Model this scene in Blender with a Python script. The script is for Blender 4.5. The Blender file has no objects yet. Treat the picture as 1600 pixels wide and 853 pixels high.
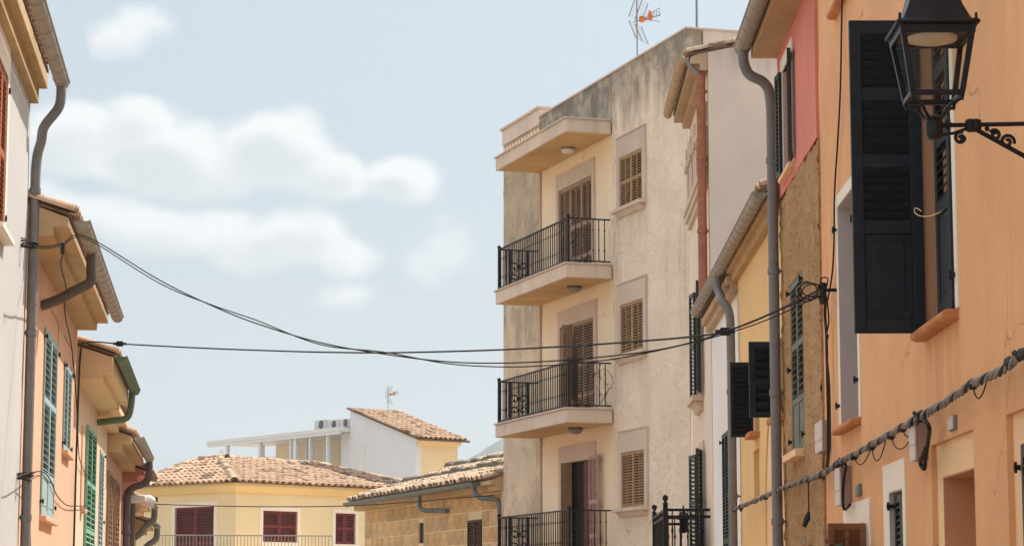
import bpy, bmesh, math, random
from mathutils import Vector, Matrix, noise
random.seed(7)
sc = bpy.context.scene
COL = sc.collection
R = math.radians

# ------------------------------------------------------------------ camera
F, CX, CY, H = 3700.0, 800.0, 426.5, 1.6
PITCH = math.atan(512.5 / F)
CP, SP = math.cos(PITCH), math.sin(PITCH)
cam = bpy.data.objects.new('camera', bpy.data.cameras.new('camera'))
COL.objects.link(cam)
cam.data.sensor_width = 36
cam.data.lens = F / 1600 * 36
cam.data.clip_start = 0.1
cam.data.clip_end = 12000
cam.location = (0, 0, H)
cam.rotation_euler = (math.pi / 2 + PITCH, 0, 0)
sc.camera = cam

# ------------------------------------------------------------------ light
SUN_EL, SUN_ROT = R(50), math.atan2(.74, .67)
SUN_STRENGTH, SKY_STRENGTH, EXPOSURE = 4.2, 0.15, 0.45
sun = bpy.data.objects.new('sun', bpy.data.lights.new('sun', 'SUN'))
COL.objects.link(sun)
sun.data.energy = SUN_STRENGTH
sun.data.angle = R(0.6)
sun.data.color = (1.0, .95, .87)
sv = Vector((math.sin(SUN_ROT) * math.cos(SUN_EL), math.cos(SUN_ROT) * math.cos(SUN_EL), math.sin(SUN_EL)))
sun.rotation_euler = sv.to_track_quat('Z', 'Y').to_euler()
sc.view_settings.view_transform = 'Standard'
sc.view_settings.look = 'None'
sc.view_settings.gamma = 1
sc.view_settings.use_curve_mapping = False
sc.view_settings.exposure = EXPOSURE


def lin(r, g, b):
    def f(c):
        c /= 255
        return c / 12.92 if c <= .04045 else ((c + .055) / 1.055) ** 2.4
    return (f(r), f(g), f(b), 1)


class NT:                                   # tiny node-tree helper
    def __init__(s, tree):
        s.t = tree

    def n(s, typ, **kw):
        nd = s.t.nodes.new(typ)
        for k, v in kw.items():
            setattr(nd, k, v)
        return nd

    def put(s, sock, v):
        if isinstance(v, bpy.types.NodeSocket):
            s.t.links.new(v, sock)
        elif v is not None:
            sock.default_value = v

    def m(s, op, a, b=None, c=None, clamp=False):
        nd = s.n('ShaderNodeMath', operation=op, use_clamp=clamp)
        for i, v in enumerate((a, b, c)):
            s.put(nd.inputs[i], v)
        return nd.outputs[0]

    def mix(s, fac, a, b, mode='MIX'):
        nd = s.n('ShaderNodeMix', data_type='RGBA', blend_type=mode)
        s.put(nd.inputs[0], fac)
        s.put(nd.inputs[6], a)
        s.put(nd.inputs[7], b)
        return nd.outputs[2]

    def noise(s, vec, scale, detail=4, rough=.55, dist=0):
        nd = s.n('ShaderNodeTexNoise')
        s.put(nd.inputs['Vector'], vec)
        nd.inputs['Scale'].default_value = scale
        nd.inputs['Detail'].default_value = detail
        nd.inputs['Roughness'].default_value = rough
        nd.inputs['Distortion'].default_value = dist
        return nd.outputs[0]

    def smooth(s, v, lo, hi, a=0.0, b=1.0):
        nd = s.n('ShaderNodeMapRange', interpolation_type='SMOOTHSTEP')
        s.put(nd.inputs[0], v)
        nd.inputs[1].default_value, nd.inputs[2].default_value = lo, hi
        nd.inputs[3].default_value, nd.inputs[4].default_value = a, b
        return nd.outputs[0]

    def scale(s, vec, sx, sy, sz):
        nd = s.n('ShaderNodeVectorMath', operation='MULTIPLY')
        s.put(nd.inputs[0], vec)
        nd.inputs[1].default_value = (sx, sy, sz)
        return nd.outputs[0]


# ------------------------------------------------------------------ sky with clouds
world = bpy.data.worlds.new('World')
sc.world = world
world.use_nodes = True
wt = NT(world.node_tree)
world.node_tree.nodes.clear()
sky = wt.n('ShaderNodeTexSky', sky_type='NISHITA')
sky.sun_disc = False
sky.sun_elevation = SUN_EL
sky.sun_rotation = SUN_ROT
sky.air_density = 1.0
sky.dust_density = 3.5
sky.ozone_density = 1.0
gen = wt.n('ShaderNodeTexCoord').outputs['Generated']
sep = wt.n('ShaderNodeSeparateXYZ')
wt.put(sep.inputs[0], gen)
az = wt.m('MULTIPLY_ADD', wt.m('ARCTAN2', sep.outputs[0], sep.outputs[1]), 3735.0, 800.0)
el = wt.m('MULTIPLY_ADD', wt.m('ARCSINE', sep.outputs[2]), -3735.0, 939.0)
wn1 = wt.m('SUBTRACT', wt.noise(gen, 16, 3), .5)
wn2 = wt.m('SUBTRACT', wt.noise(wt.scale(gen, 1, -1, 1), 17, 3), .5)
az = wt.m('MULTIPLY_ADD', wn1, 90.0, az)
el = wt.m('MULTIPLY_ADD', wn2, 70.0, el)
fine = wt.m('SUBTRACT', wt.m('MULTIPLY_ADD', wt.noise(gen, 95, 7, .6), .35, wt.m('MULTIPLY', wt.noise(wt.scale(gen, 1, 1, 1.4), 36, 9, .62, .2), .8)), .57)
BLOBS = [(110, 232, 150, 62, 1), (270, 245, 120, 60, 1), (425, 232, 112, 74, 1.1), (505, 272, 90, 50, .95), (622, 272, 68, 46, 1.0),
         (215, 185, 60, 40, .8), (340, 262, 170, 50, .9), (170, 270, 170, 40, .8), (400, 390, 120, 40, .8), (300, 362, 190, 48, .95), (450, 365, 110, 54, 1), (535, 402, 52, 44, .9), (180, 350, 110, 40, .8),
         (210, 62, 85, 40, .5), (520, 462, 60, 24, .36), (700, 395, 60, 40, .26), (60, 330, 90, 40, .6),
         (-250, 280, 260, 80, 1), (-700, 180, 260, 120, 1.1), (1900, 200, 300, 90, 1), (2500, 330, 260, 70, 1)]


def field(dx, dy):
    best = None
    for (bx, by, rx, ry, w) in BLOBS:
        a = wt.m('MULTIPLY_ADD', az, 1 / rx, (dx - bx) / rx)
        b = wt.m('MULTIPLY_ADD', el, 1 / ry, (dy - by) / ry)
        q = wt.m('ADD', wt.m('MULTIPLY', a, a), wt.m('MULTIPLY', b, b))
        v = wt.m('MULTIPLY_ADD', q, -w * .8, w * .8)
        best = v if best is None else wt.m('SMOOTH_MAX', best, v, .25)
    return wt.m('MAXIMUM', best, -1.0)


vor = wt.n('ShaderNodeTexVoronoi', feature='SMOOTH_F1')
vadd = wt.n('ShaderNodeVectorMath', operation='ADD')
wt.put(vadd.inputs[0], gen)
vno = wt.n('ShaderNodeTexNoise')
wt.put(vno.inputs['Vector'], gen)
vno.inputs['Scale'].default_value = 60
wt.put(vadd.inputs[1], wt.scale(vno.outputs['Color'], .016, .016, .016))
wt.put(vor.inputs['Vector'], vadd.outputs[0])
vor.inputs['Scale'].default_value = 42
vor.inputs['Smoothness'].default_value = .6
puff = wt.m('MULTIPLY_ADD', vor.outputs['Distance'], -.75, .30)
fine = wt.m('ADD', fine, puff)
D0 = wt.m('MULTIPLY_ADD', fine, .95, field(0, 0))
D1 = wt.m('MULTIPLY_ADD', fine, .8, field(22, -30))
alpha = wt.smooth(D0, -.16, .5)
# general cloud cover out of view, brightened to fill the shaded street, higher up and all round, thinning out towards the part of the sky in view
hz = wt.m('MAXIMUM', wt.m('ADD', sep.outputs[2], .22), .05)
cv = wt.n('ShaderNodeCombineXYZ')
wt.put(cv.inputs[0], wt.m('DIVIDE', sep.outputs[0], hz))
wt.put(cv.inputs[1], wt.m('DIVIDE', sep.outputs[1], hz))
gn = wt.noise(cv.outputs[0], 1.6, 8, .58, .3)
hi = wt.smooth(sep.outputs[2], .27, .42)
alpha2 = wt.m('MULTIPLY', wt.smooth(gn, .36, .62), wt.m('MULTIPLY', hi, .85))
shade = wt.smooth(D1, .1, .9)
ccol = wt.mix(shade, (5.0, 5.05, 5.0, 1), (3.45, 3.7, 3.84, 1))
pale = wt.mix(wt.smooth(sep.outputs[2], .0, .5, .86, .62), sky.outputs[0], (2.42, 2.92, 3.22, 1))   # thin summer haze high in the air
base = wt.mix(wt.m('MULTIPLY', alpha, .92), pale, ccol)
base = wt.mix(alpha2, base, (8.4, 8.4, 8.4, 1))
bg = wt.n('ShaderNodeBackground')
wt.put(bg.inputs[0], base)
bg.inputs[1].default_value = SKY_STRENGTH
wt.put(wt.n('ShaderNodeOutputWorld').inputs[0], bg.outputs[0])


# ------------------------------------------------------------------ materials
def new_mat(name):
    m = bpy.data.materials.new(name)
    m.use_nodes = True
    m.node_tree.nodes.clear()
    t = NT(m.node_tree)
    b = t.n('ShaderNodeBsdfPrincipled')
    o = t.n('ShaderNodeOutputMaterial')
    t.put(o.inputs[0], b.outputs[0])
    return m, t, b


def plaster(name, rgb, var=.12, streak=.15, stain=(110, 100, 90), patch=0, patch_rgb=(235, 220, 190), bump=.25, rough=.92, coarse=0,
            top_dirt=None, seed=0, drips=(), cracks=0):
    m, t, b = new_mat(name)
    co = t.n('ShaderNodeTexCoord').outputs['Object']
    add = t.n('ShaderNodeVectorMath', operation='ADD')
    t.put(add.inputs[0], co)
    add.inputs[1].default_value = (seed * 7.3, seed * 3.1, seed * 1.7)
    co = add.outputs[0]
    c = lin(*rgb)
    dark = tuple(x * (1 - var) for x in c[:3]) + (1,)
    light = tuple(min(1, x * (1 + var * .6)) for x in c[:3]) + (1,)
    big = t.noise(co, .7, 6, .6)
    col = t.mix(t.smooth(big, .3, .7), dark, light)
    fn = t.noise(co, 9, 6, .65)
    col = t.mix(t.smooth(fn, .35, .75, 0, var * 1.3), col, dark)
    if patch:
        pn = t.noise(co, .9, 9, .68, .6)
        col = t.mix(t.smooth(pn, .5, .6, 0, patch), col, lin(*patch_rgb))
    if streak:
        sn = t.noise(t.scale(co, 5, 5, .35), 1.0, 6, .65)
        sm = t.noise(co, .55, 3)
        k = t.m('MULTIPLY', t.smooth(sn, .5, .8), t.smooth(sm, .4, .65, .15, 1))
        col = t.mix(t.m('MULTIPLY', k, streak), col, lin(*stain))
    if top_dirt:                                     # rain dirt washed down from the coping, ragged lower edge
        z1, z0, amt, rgbd = top_dirt
        sz = t.n('ShaderNodeSeparateXYZ')
        t.put(sz.inputs[0], t.n('ShaderNodeTexCoord').outputs['Object'])
        rag = t.m('SUBTRACT', t.noise(t.scale(co, 2.6, 2.6, .5), 1.0, 7, .65), .5)
        hz_ = t.m('MULTIPLY_ADD', rag, (z1 - z0) * 1.8, sz.outputs[2])
        k = t.m('MULTIPLY', t.smooth(hz_, z0, z1), amt)
        k = t.m('MULTIPLY', k, t.smooth(t.noise(co, 2.2, 8, .7), .3, .6, .45, 1))
        col = t.mix(k, col, lin(*rgbd))
    if cracks:                                       # a few wandering hairline cracks
        wv = t.n('ShaderNodeTexNoise')
        t.put(wv.inputs['Vector'], co)
        wv.inputs['Scale'].default_value = 2.2
        wv.inputs['Detail'].default_value = 6
        av = t.n('ShaderNodeVectorMath', operation='ADD')
        t.put(av.inputs[0], co)
        t.put(av.inputs[1], t.scale(wv.outputs['Color'], .7, .7, .7))
        vo = t.n('ShaderNodeTexVoronoi', feature='DISTANCE_TO_EDGE')
        t.put(vo.inputs['Vector'], av.outputs[0])
        vo.inputs['Scale'].default_value = .55
        ck = t.m('MULTIPLY', t.smooth(vo.outputs['Distance'], .002, .007, 1, 0), t.smooth(t.noise(co, .8, 3), .5, .62))
        col = t.mix(t.m('MULTIPLY', ck, cracks), col, tuple(x * .45 for x in lin(*stain)[:3]) + (1,))
    if drips:                                        # run-off stains below sills, hooks and slabs: (s0, s1, top, length, amount)
        so = t.n('ShaderNodeSeparateXYZ')
        t.put(so.inputs[0], t.n('ShaderNodeTexCoord').outputs['Object'])
        dn = t.noise(t.scale(co, 6, 6, .6), 1.0, 8, .72, .4)
        dm = t.smooth(dn, .36, .72)
        tot = None
        for (a0, a1, zt_, ln, am) in drips:
            x = t.m('MULTIPLY', t.smooth(so.outputs[0], a0 - .05, a0 + .05), t.smooth(so.outputs[0], a1 - .05, a1 + .05, 1, 0))
            z = t.m('MULTIPLY', t.smooth(so.outputs[2], zt_ - ln, zt_ - .03), t.smooth(so.outputs[2], zt_ - .01, zt_ + .01, 1, 0))
            v = t.m('MULTIPLY', t.m('MULTIPLY', x, z), am)
            tot = v if tot is None else t.m('MAXIMUM', tot, v)
        col = t.mix(t.m('MULTIPLY', tot, dm), col, lin(*stain))
    t.put(b.inputs['Base Color'], col)
    b.inputs['Roughness'].default_value = rough
    b.inputs['Specular IOR Level'].default_value = .2
    n1 = t.noise(co, 70, 4, .6)
    n2 = t.noise(co, 7, 5, .6)
    hgt = t.m('MULTIPLY_ADD', n2, 2.0 + coarse * 6, n1)
    bp = t.n('ShaderNodeBump')
    bp.inputs['Strength'].default_value = bump
    bp.inputs['Distance'].default_value = .012 + .02 * coarse
    t.put(bp.inputs['Height'], hgt)
    t.put(b.inputs['Normal'], bp.outputs[0])
    return m


def paint(name, rgb, rough=.5, var=.1, metal=0, rnd=0, bump=.1, scale=8, wear=0, wear_rgb=(150, 140, 125)):
    m, t, b = new_mat(name)
    co = t.n('ShaderNodeTexCoord').outputs['Object']
    c = lin(*rgb)
    dark = tuple(x * (1 - var) for x in c[:3]) + (1,)
    light = tuple(min(1, x * (1 + var)) for x in c[:3]) + (1,)
    nz = t.noise(co, scale, 5, .6)
    col = t.mix(t.smooth(nz, .3, .7), dark, light)
    if rnd:
        ri = t.n('ShaderNodeObjectInfo').outputs['Random']
        hs = t.n('ShaderNodeHueSaturation')
        t.put(hs.inputs['Color'], col)
        t.put(hs.inputs['Value'], t.m('MULTIPLY_ADD', ri, 2 * rnd, 1 - rnd))
        t.put(hs.inputs['Saturation'], t.m('MULTIPLY_ADD', t.m('FRACT', t.m('MULTIPLY', ri, 7.7)), .24, .88))
        col = hs.outputs[0]
    if wear:
        wn = t.noise(t.scale(co, 3, 3, 1), 5, 8, .7)
        col = t.mix(t.smooth(wn, .55, .7, 0, wear), col, lin(*wear_rgb))
    t.put(b.inputs['Base Color'], col)
    b.inputs['Roughness'].default_value = rough
    b.inputs['Metallic'].default_value = metal
    b.inputs['Specular IOR Level'].default_value = .3
    bp = t.n('ShaderNodeBump')
    bp.inputs['Strength'].default_value = bump
    bp.inputs['Distance'].default_value = .01
    t.put(bp.inputs['Height'], t.noise(co, scale * 6, 4, .6))
    t.put(b.inputs['Normal'], bp.outputs[0])
    return m


def tile_mat(name, a, b_, dk, lichen=.4):
    m, t, b = new_mat(name)
    co = t.n('ShaderNodeTexCoord').outputs['Object']
    ge = t.n('ShaderNodeNewGeometry')
    ri = t.n('ShaderNodeObjectInfo').outputs['Random']
    isl = ge.outputs['Random Per Island']
    r = t.m('FRACT', t.m('ADD', ri, isl))
    ra = t.n('ShaderNodeValToRGB')
    cr = ra.color_ramp
    cr.elements[0].position, cr.elements[0].color = 0, lin(*dk)
    cr.elements[1].position, cr.elements[1].color = 1, lin(*b_)
    e = cr.elements.new(.12); e.color = lin(*a)
    e = cr.elements.new(.5); e.color = lin(*[(x + y) / 2 for x, y in zip(a, b_)])
    e = cr.elements.new(.8); e.color = lin(*[min(255, x + 8) for x in a])
    t.put(ra.inputs[0], r)
    wn = t.noise(ge.outputs['Position'], 3.2, 8, .7)
    col = t.mix(t.smooth(wn, .5, .66, 0, lichen), ra.outputs[0], lin(*dk))
    wn2 = t.noise(ge.outputs['Position'], 12, 5, .7)
    col = t.mix(t.smooth(wn2, .55, .75, 0, lichen * .8), col, lin(150, 140, 118))
    t.put(b.inputs['Base Color'], col)
    b.inputs['Roughness'].default_value = .95
    b.inputs['Specular IOR Level'].default_value = .15
    bp = t.n('ShaderNodeBump')
    bp.inputs['Strength'].default_value = .4
    bp.inputs['Distance'].default_value = .01
    t.put(bp.inputs['Height'], t.noise(co, 40, 5, .6))
    t.put(b.inputs['Normal'], bp.outputs[0])
    return m


M = {}
M['orange'] = plaster('orange_plaster', (243, 186, 138), .06, .22, (216, 158, 116), 0, bump=.22, seed=1)
M['orange_trim'] = plaster('pale_orange_plaster', (246, 208, 166), .07, .22, (215, 172, 132), bump=.2, seed=2)
M['white_trim'] = plaster('white_trim_plaster', (244, 234, 220), .05, .15, (190, 170, 150), bump=.15, seed=3)
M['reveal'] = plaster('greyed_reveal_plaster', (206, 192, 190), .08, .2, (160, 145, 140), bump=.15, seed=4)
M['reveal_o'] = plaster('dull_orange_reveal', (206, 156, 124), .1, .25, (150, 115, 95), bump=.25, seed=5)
M['pink'] = plaster('rose_plaster', (222, 140, 126), .1, .3, (180, 112, 108), bump=.25, seed=6)
M['rough'] = plaster('rough_stone_render', (232, 184, 136), .16, .4, (172, 126, 90), .6, (236, 198, 154), bump=1.0, coarse=1.2, seed=7)
M['yellow'] = plaster('yellow_plaster', (235, 198, 142), .07, .15, (210, 172, 120), bump=.2, seed=8)
M['white_wall'] = plaster('white_plaster', (240, 240, 240), .05, .14, (196, 188, 182), bump=.2, seed=9)
M['beige'] = plaster('beige_plaster', (238, 218, 200), .07, .2, (176, 156, 144), .3, (216, 198, 188), bump=.3, seed=10)
M['beige_gable'] = plaster('beige_gable_plaster', (228, 214, 200), .08, .22, (170, 152, 142), bump=.35, top_dirt=(10.7, 9.2, .75, (120, 108, 100)), seed=11)
M['apt_cream'] = plaster('cream_plaster', (248, 227, 196), .05, .12, (200, 172, 138), bump=.3, seed=12, cracks=.5)
M['apt_rough'] = plaster('weathered_cream_plaster', (246, 230, 204), .1, .3, (180, 158, 130), .35, (214, 196, 172), bump=.5, coarse=.6, top_dirt=(11.9, 9.2, .75, (146, 132, 116)), seed=13)
M['apt_grey'] = plaster('grey_stained_plaster', (224, 204, 178), .16, .5, (140, 124, 106), .6, (178, 162, 142), bump=.5, coarse=.5, top_dirt=(10.6, 6.0, .55, (140, 128, 112)), seed=14)
M['apt_parapet'] = plaster('sooty_parapet_plaster', (226, 210, 188), .15, .75, (104, 98, 90), .5, (160, 150, 134), bump=.6, coarse=.5, top_dirt=(12.3, 11.0, .9, (112, 106, 98)), seed=15)
M['apt_side'] = plaster('pinkish_grey_side_plaster', (222, 204, 192), .08, .3, (160, 148, 140), bump=.3, seed=16)
M['slab'] = plaster('balcony_concrete', (220, 202, 184), .12, .55, (150, 130, 112), .2, (226, 204, 182), bump=.3, seed=17)
M['soffit_apt'] = plaster('stained_balcony_soffit', (214, 178, 128), .16, .2, (170, 130, 85), .5, (190, 150, 100), bump=.4, seed=18)
M['pinkstone'] = plaster('pink_stone_trim', (216, 198, 180), .1, .3, (176, 152, 140), bump=.3, seed=19)
M['greystone'] = plaster('grey_stone_trim', (212, 194, 180), .14, .45, (128, 120, 116), bump=.4, seed=20)
M['l_orange'] = plaster('light_salmon_plaster', (224, 178, 148), .05, .15, (222, 174, 142), bump=.2, seed=21)
M['l_cream'] = plaster('cream_left_plaster', (222, 196, 168), .06, .18, (206, 176, 150), bump=.2, seed=22)
M['l_pink'] = plaster('pale_pink_plaster', (216, 172, 154), .08, .18, (206, 150, 135), bump=.2, seed=23)
M['l_rose'] = plaster('rose_left_plaster', (206, 142, 124), .1, .18, (190, 120, 105), bump=.2, seed=24)
M['l_white'] = plaster('white_left_plaster', (194, 192, 188), .05, .18, (178, 186, 176), bump=.2, seed=25)
M['soffit'] = plaster('ochre_eave_plaster', (198, 170, 132), .16, .45, (160, 120, 82), .45, (186, 148, 104), bump=.4, seed=26)
M['soffit_cream'] = plaster('cream_eave_plaster', (222, 194, 156), .08, .2, (196, 156, 116), .2, (220, 182, 136), bump=.3, seed=27)
M['soffit_grey'] = plaster('grey_eave_plaster', (196, 170, 140), .14, .4, (150, 125, 100), .3, (170, 146, 118), bump=.4, seed=28)
M['bg_yellow'] = plaster('far_yellow_plaster', (240, 219, 180), .05, .1, (214, 176, 116), bump=.15, seed=29)
M['bg_fascia'] = plaster('far_cream_fascia', (240, 212, 160), .05, .1, (214, 180, 130), bump=.15, seed=30)
M['bg_white'] = plaster('far_white_plaster', (226, 228, 234), .03, .06, (206, 204, 204), bump=.1, seed=31)
M['bg_cream'] = plaster('far_cream_plaster', (238, 214, 174), .05, .08, (214, 186, 140), bump=.1, seed=32)
M['bg_beige'] = plaster('far_beige_plaster', (226, 210, 186), .04, .08, (200, 184, 160), bump=.1, seed=33)
M['mortar'] = plaster('pale_mortar', (234, 210, 170), .08, .2, (200, 172, 132), bump=.5, seed=34)
M['stone'] = paint('sandstone_block', (206, 170, 126), .95, .14, 0, .15, .6, 3, .45, (176, 138, 98))
M['sill_o'] = paint('terracotta_sill', (202, 136, 92), .85, .14, bump=.4, wear=.3, wear_rgb=(160, 110, 80))
M['tile'] = tile_mat('clay_roof_tile', (192, 158, 130), (214, 186, 158), (98, 80, 66), .6)
M['tile_dark'] = tile_mat('shadow_toned_roof_tile', (128, 104, 88), (150, 124, 104), (74, 62, 54), .7)  # shadow put into the tile colour for one roof end
M['moss'] = paint('grey_moss', (112, 102, 86), .95, .25, bump=.6)
M['tile_old'] = tile_mat('lichened_roof_tile', (196, 170, 142), (216, 194, 166), (98, 86, 74), .8)
M['under'] = paint('dark_tile_bed', (116, 92, 76), .95, .2, bump=.4)
M['zinc'] = paint('grey_painted_zinc', (146, 140, 134), .6, .1, .0, bump=.12, wear=.25, wear_rgb=(170, 160, 152))
M['zinc_warm'] = paint('beige_painted_gutter', (160, 152, 142), .6, .1, .0, bump=.12, wear=.25, wear_rgb=(120, 108, 98))
M['pipe_grey'] = paint('grey_drainpipe_paint', (128, 126, 126), .55, .08, bump=.08, wear=.2, wear_rgb=(150, 140, 134))
M['pipe_dark'] = paint('dark_brown_drainpipe', (98, 90, 86), .55, .1, bump=.08)
M['pipe_slate'] = paint('slate_grey_gutter', (112, 116, 112), .55, .12, bump=.1, wear=.25, wear_rgb=(150, 150, 140))
M['green_gutter'] = paint('green_gutter_paint', (92, 108, 84), .55, .14, bump=.1, wear=.3, wear_rgb=(120, 130, 100))
M['terracotta_pipe'] = paint('terracotta_pipe', (164, 106, 82), .75, .16, bump=.2, wear=.35, wear_rgb=(150, 90, 68))
M['shut_black'] = paint('blue_black_shutter_paint', (32, 40, 48), .5, .2, bump=.12, wear=.3, wear_rgb=(62, 72, 78))
M['shut_dgreen'] = paint('dark_green_shutter_paint', (48, 58, 52), .5, .15, bump=.08, wear=.15, wear_rgb=(84, 96, 88))
M['shut_grey'] = paint('grey_green_shutter_paint', (106, 112, 102), .6, .12, bump=.1, wear=.2, wear_rgb=(140, 140, 126))
M['shut_mint'] = paint('pale_mint_shutter_paint', (160, 182, 182), .6, .08, bump=.08)
M['shut_green'] = paint('green_shutter_paint', (132, 180, 156), .6, .1, bump=.08)
M['shut_pinkgrey'] = paint('pinkish_shutter_paint', (180, 150, 136), .6, .1, bump=.08)
M['shut_tan'] = paint('tan_shutter_paint', (170, 136, 98), .65, .12, bump=.1, wear=.25, wear_rgb=(150, 122, 90))
M['shut_taupe'] = paint('taupe_shutter_paint', (162, 132, 106), .65, .12, bump=.1, wear=.25, wear_rgb=(150, 122, 100))
M['shut_brown'] = paint('brown_wood_shutter', (132, 90, 62), .6, .2, bump=.2, wear=.25, wear_rgb=(96, 64, 44))
M['shut_orange'] = paint('orange_wood_shutter', (168, 98, 58), .6, .18, bump=.2, wear=.3, wear_rgb=(140, 80, 46))
M['shut_maroon'] = paint('maroon_shutter_paint', (122, 56, 54), .65, .12, bump=.1)
M['shut_dark'] = paint('dark_brown_shutter', (70, 52, 46), .65, .15, bump=.1)
M['iron'] = paint('black_wrought_iron', (40, 38, 40), .5, .15, .3, bump=.1)
M['lamp_iron'] = paint('lamp_iron', (34, 34, 40), .42, .2, .3, bump=.15, wear=.12, wear_rgb=(74, 68, 66))
M['cable'] = paint('black_cable_rubber', (38, 36, 38), .65, .1, bump=.05)
M['cable_grey'] = paint('weathered_cable_sheath', (142, 138, 138), .75, .15, bump=.15, wear=.25, wear_rgb=(60, 54, 54))
M['box'] = paint('pale_grey_plastic', (214, 204, 202), .6, .05, bump=.05)
M['box_side'] = paint('brownish_plastic_side', (164, 140, 130), .7, .1, bump=.1)  # browner, darker tone for the box sides and lid seams
M['white_metal'] = paint('white_painted_metal', (226, 228, 230), .5, .03, bump=.03)
M['grey_metal'] = paint('galvanised_metal', (140, 140, 142), .45, .1, .5, bump=.1)
M['ac_grey'] = paint('pale_grey_casing', (196, 194, 190), .6, .05, bump=.04)
M['orange_plastic'] = paint('orange_plastic', (222, 128, 58), .5, .06, bump=.05)
M['door_wood'] = paint('red_brown_door', (104, 58, 42), .55, .2, bump=.2)
M['lens'] = paint('frosted_lamp_lens', (236, 224, 204), .35, .04, bump=.03)
M['leaf'] = paint('dark_green_leaf', (58, 74, 44), .55, .3, rnd=.2, bump=.1)
M['soil'] = paint('soil', (84, 66, 52), .95, .2)
M['asphalt'] = paint('street_stone_paving', (168, 156, 140), .9, .12, bump=.4, scale=2)
M['earth'] = paint('dry_ground', (170, 152, 124), .95, .15, bump=.3, scale=.5)
M['hill'] = paint('pine_hillside', (72, 84, 58), .95, .4, bump=.6, scale=.02)
M['white_stuff'] = paint('white_plastic', (232, 228, 222), .5, .04, bump=.04)


def glass_mat(name, tint, dark):
    m, t, b = new_mat(name)
    b.inputs['Base Color'].default_value = lin(*tint)
    b.inputs['Roughness'].default_value = .08
    b.inputs['Specular IOR Level'].default_value = .6
    if not dark:                                    # thin clear pane: mostly straight through, a little reflection
        tr = t.n('ShaderNodeBsdfTransparent')
        tr.inputs[0].default_value = lin(*tint)
        gl = t.n('ShaderNodeBsdfGlossy')
        gl.inputs['Roughness'].default_value = .05
        mx = t.n('ShaderNodeMixShader')
        mx.inputs[0].default_value = .02
        t.put(mx.inputs[1], tr.outputs[0])
        t.put(mx.inputs[2], gl.outputs[0])
        out = [q for q in m.node_tree.nodes if q.type == 'OUTPUT_MATERIAL'][0]
        t.put(out.inputs[0], mx.outputs[0])
    return m


M['glass'] = glass_mat('dark_window_glass', (40, 44, 48), True)
M['clear'] = glass_mat('clear_lamp_glass', (240, 240, 236), False)
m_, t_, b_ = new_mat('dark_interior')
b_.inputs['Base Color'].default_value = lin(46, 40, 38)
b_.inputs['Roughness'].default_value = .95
M['dark'] = m_


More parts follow.
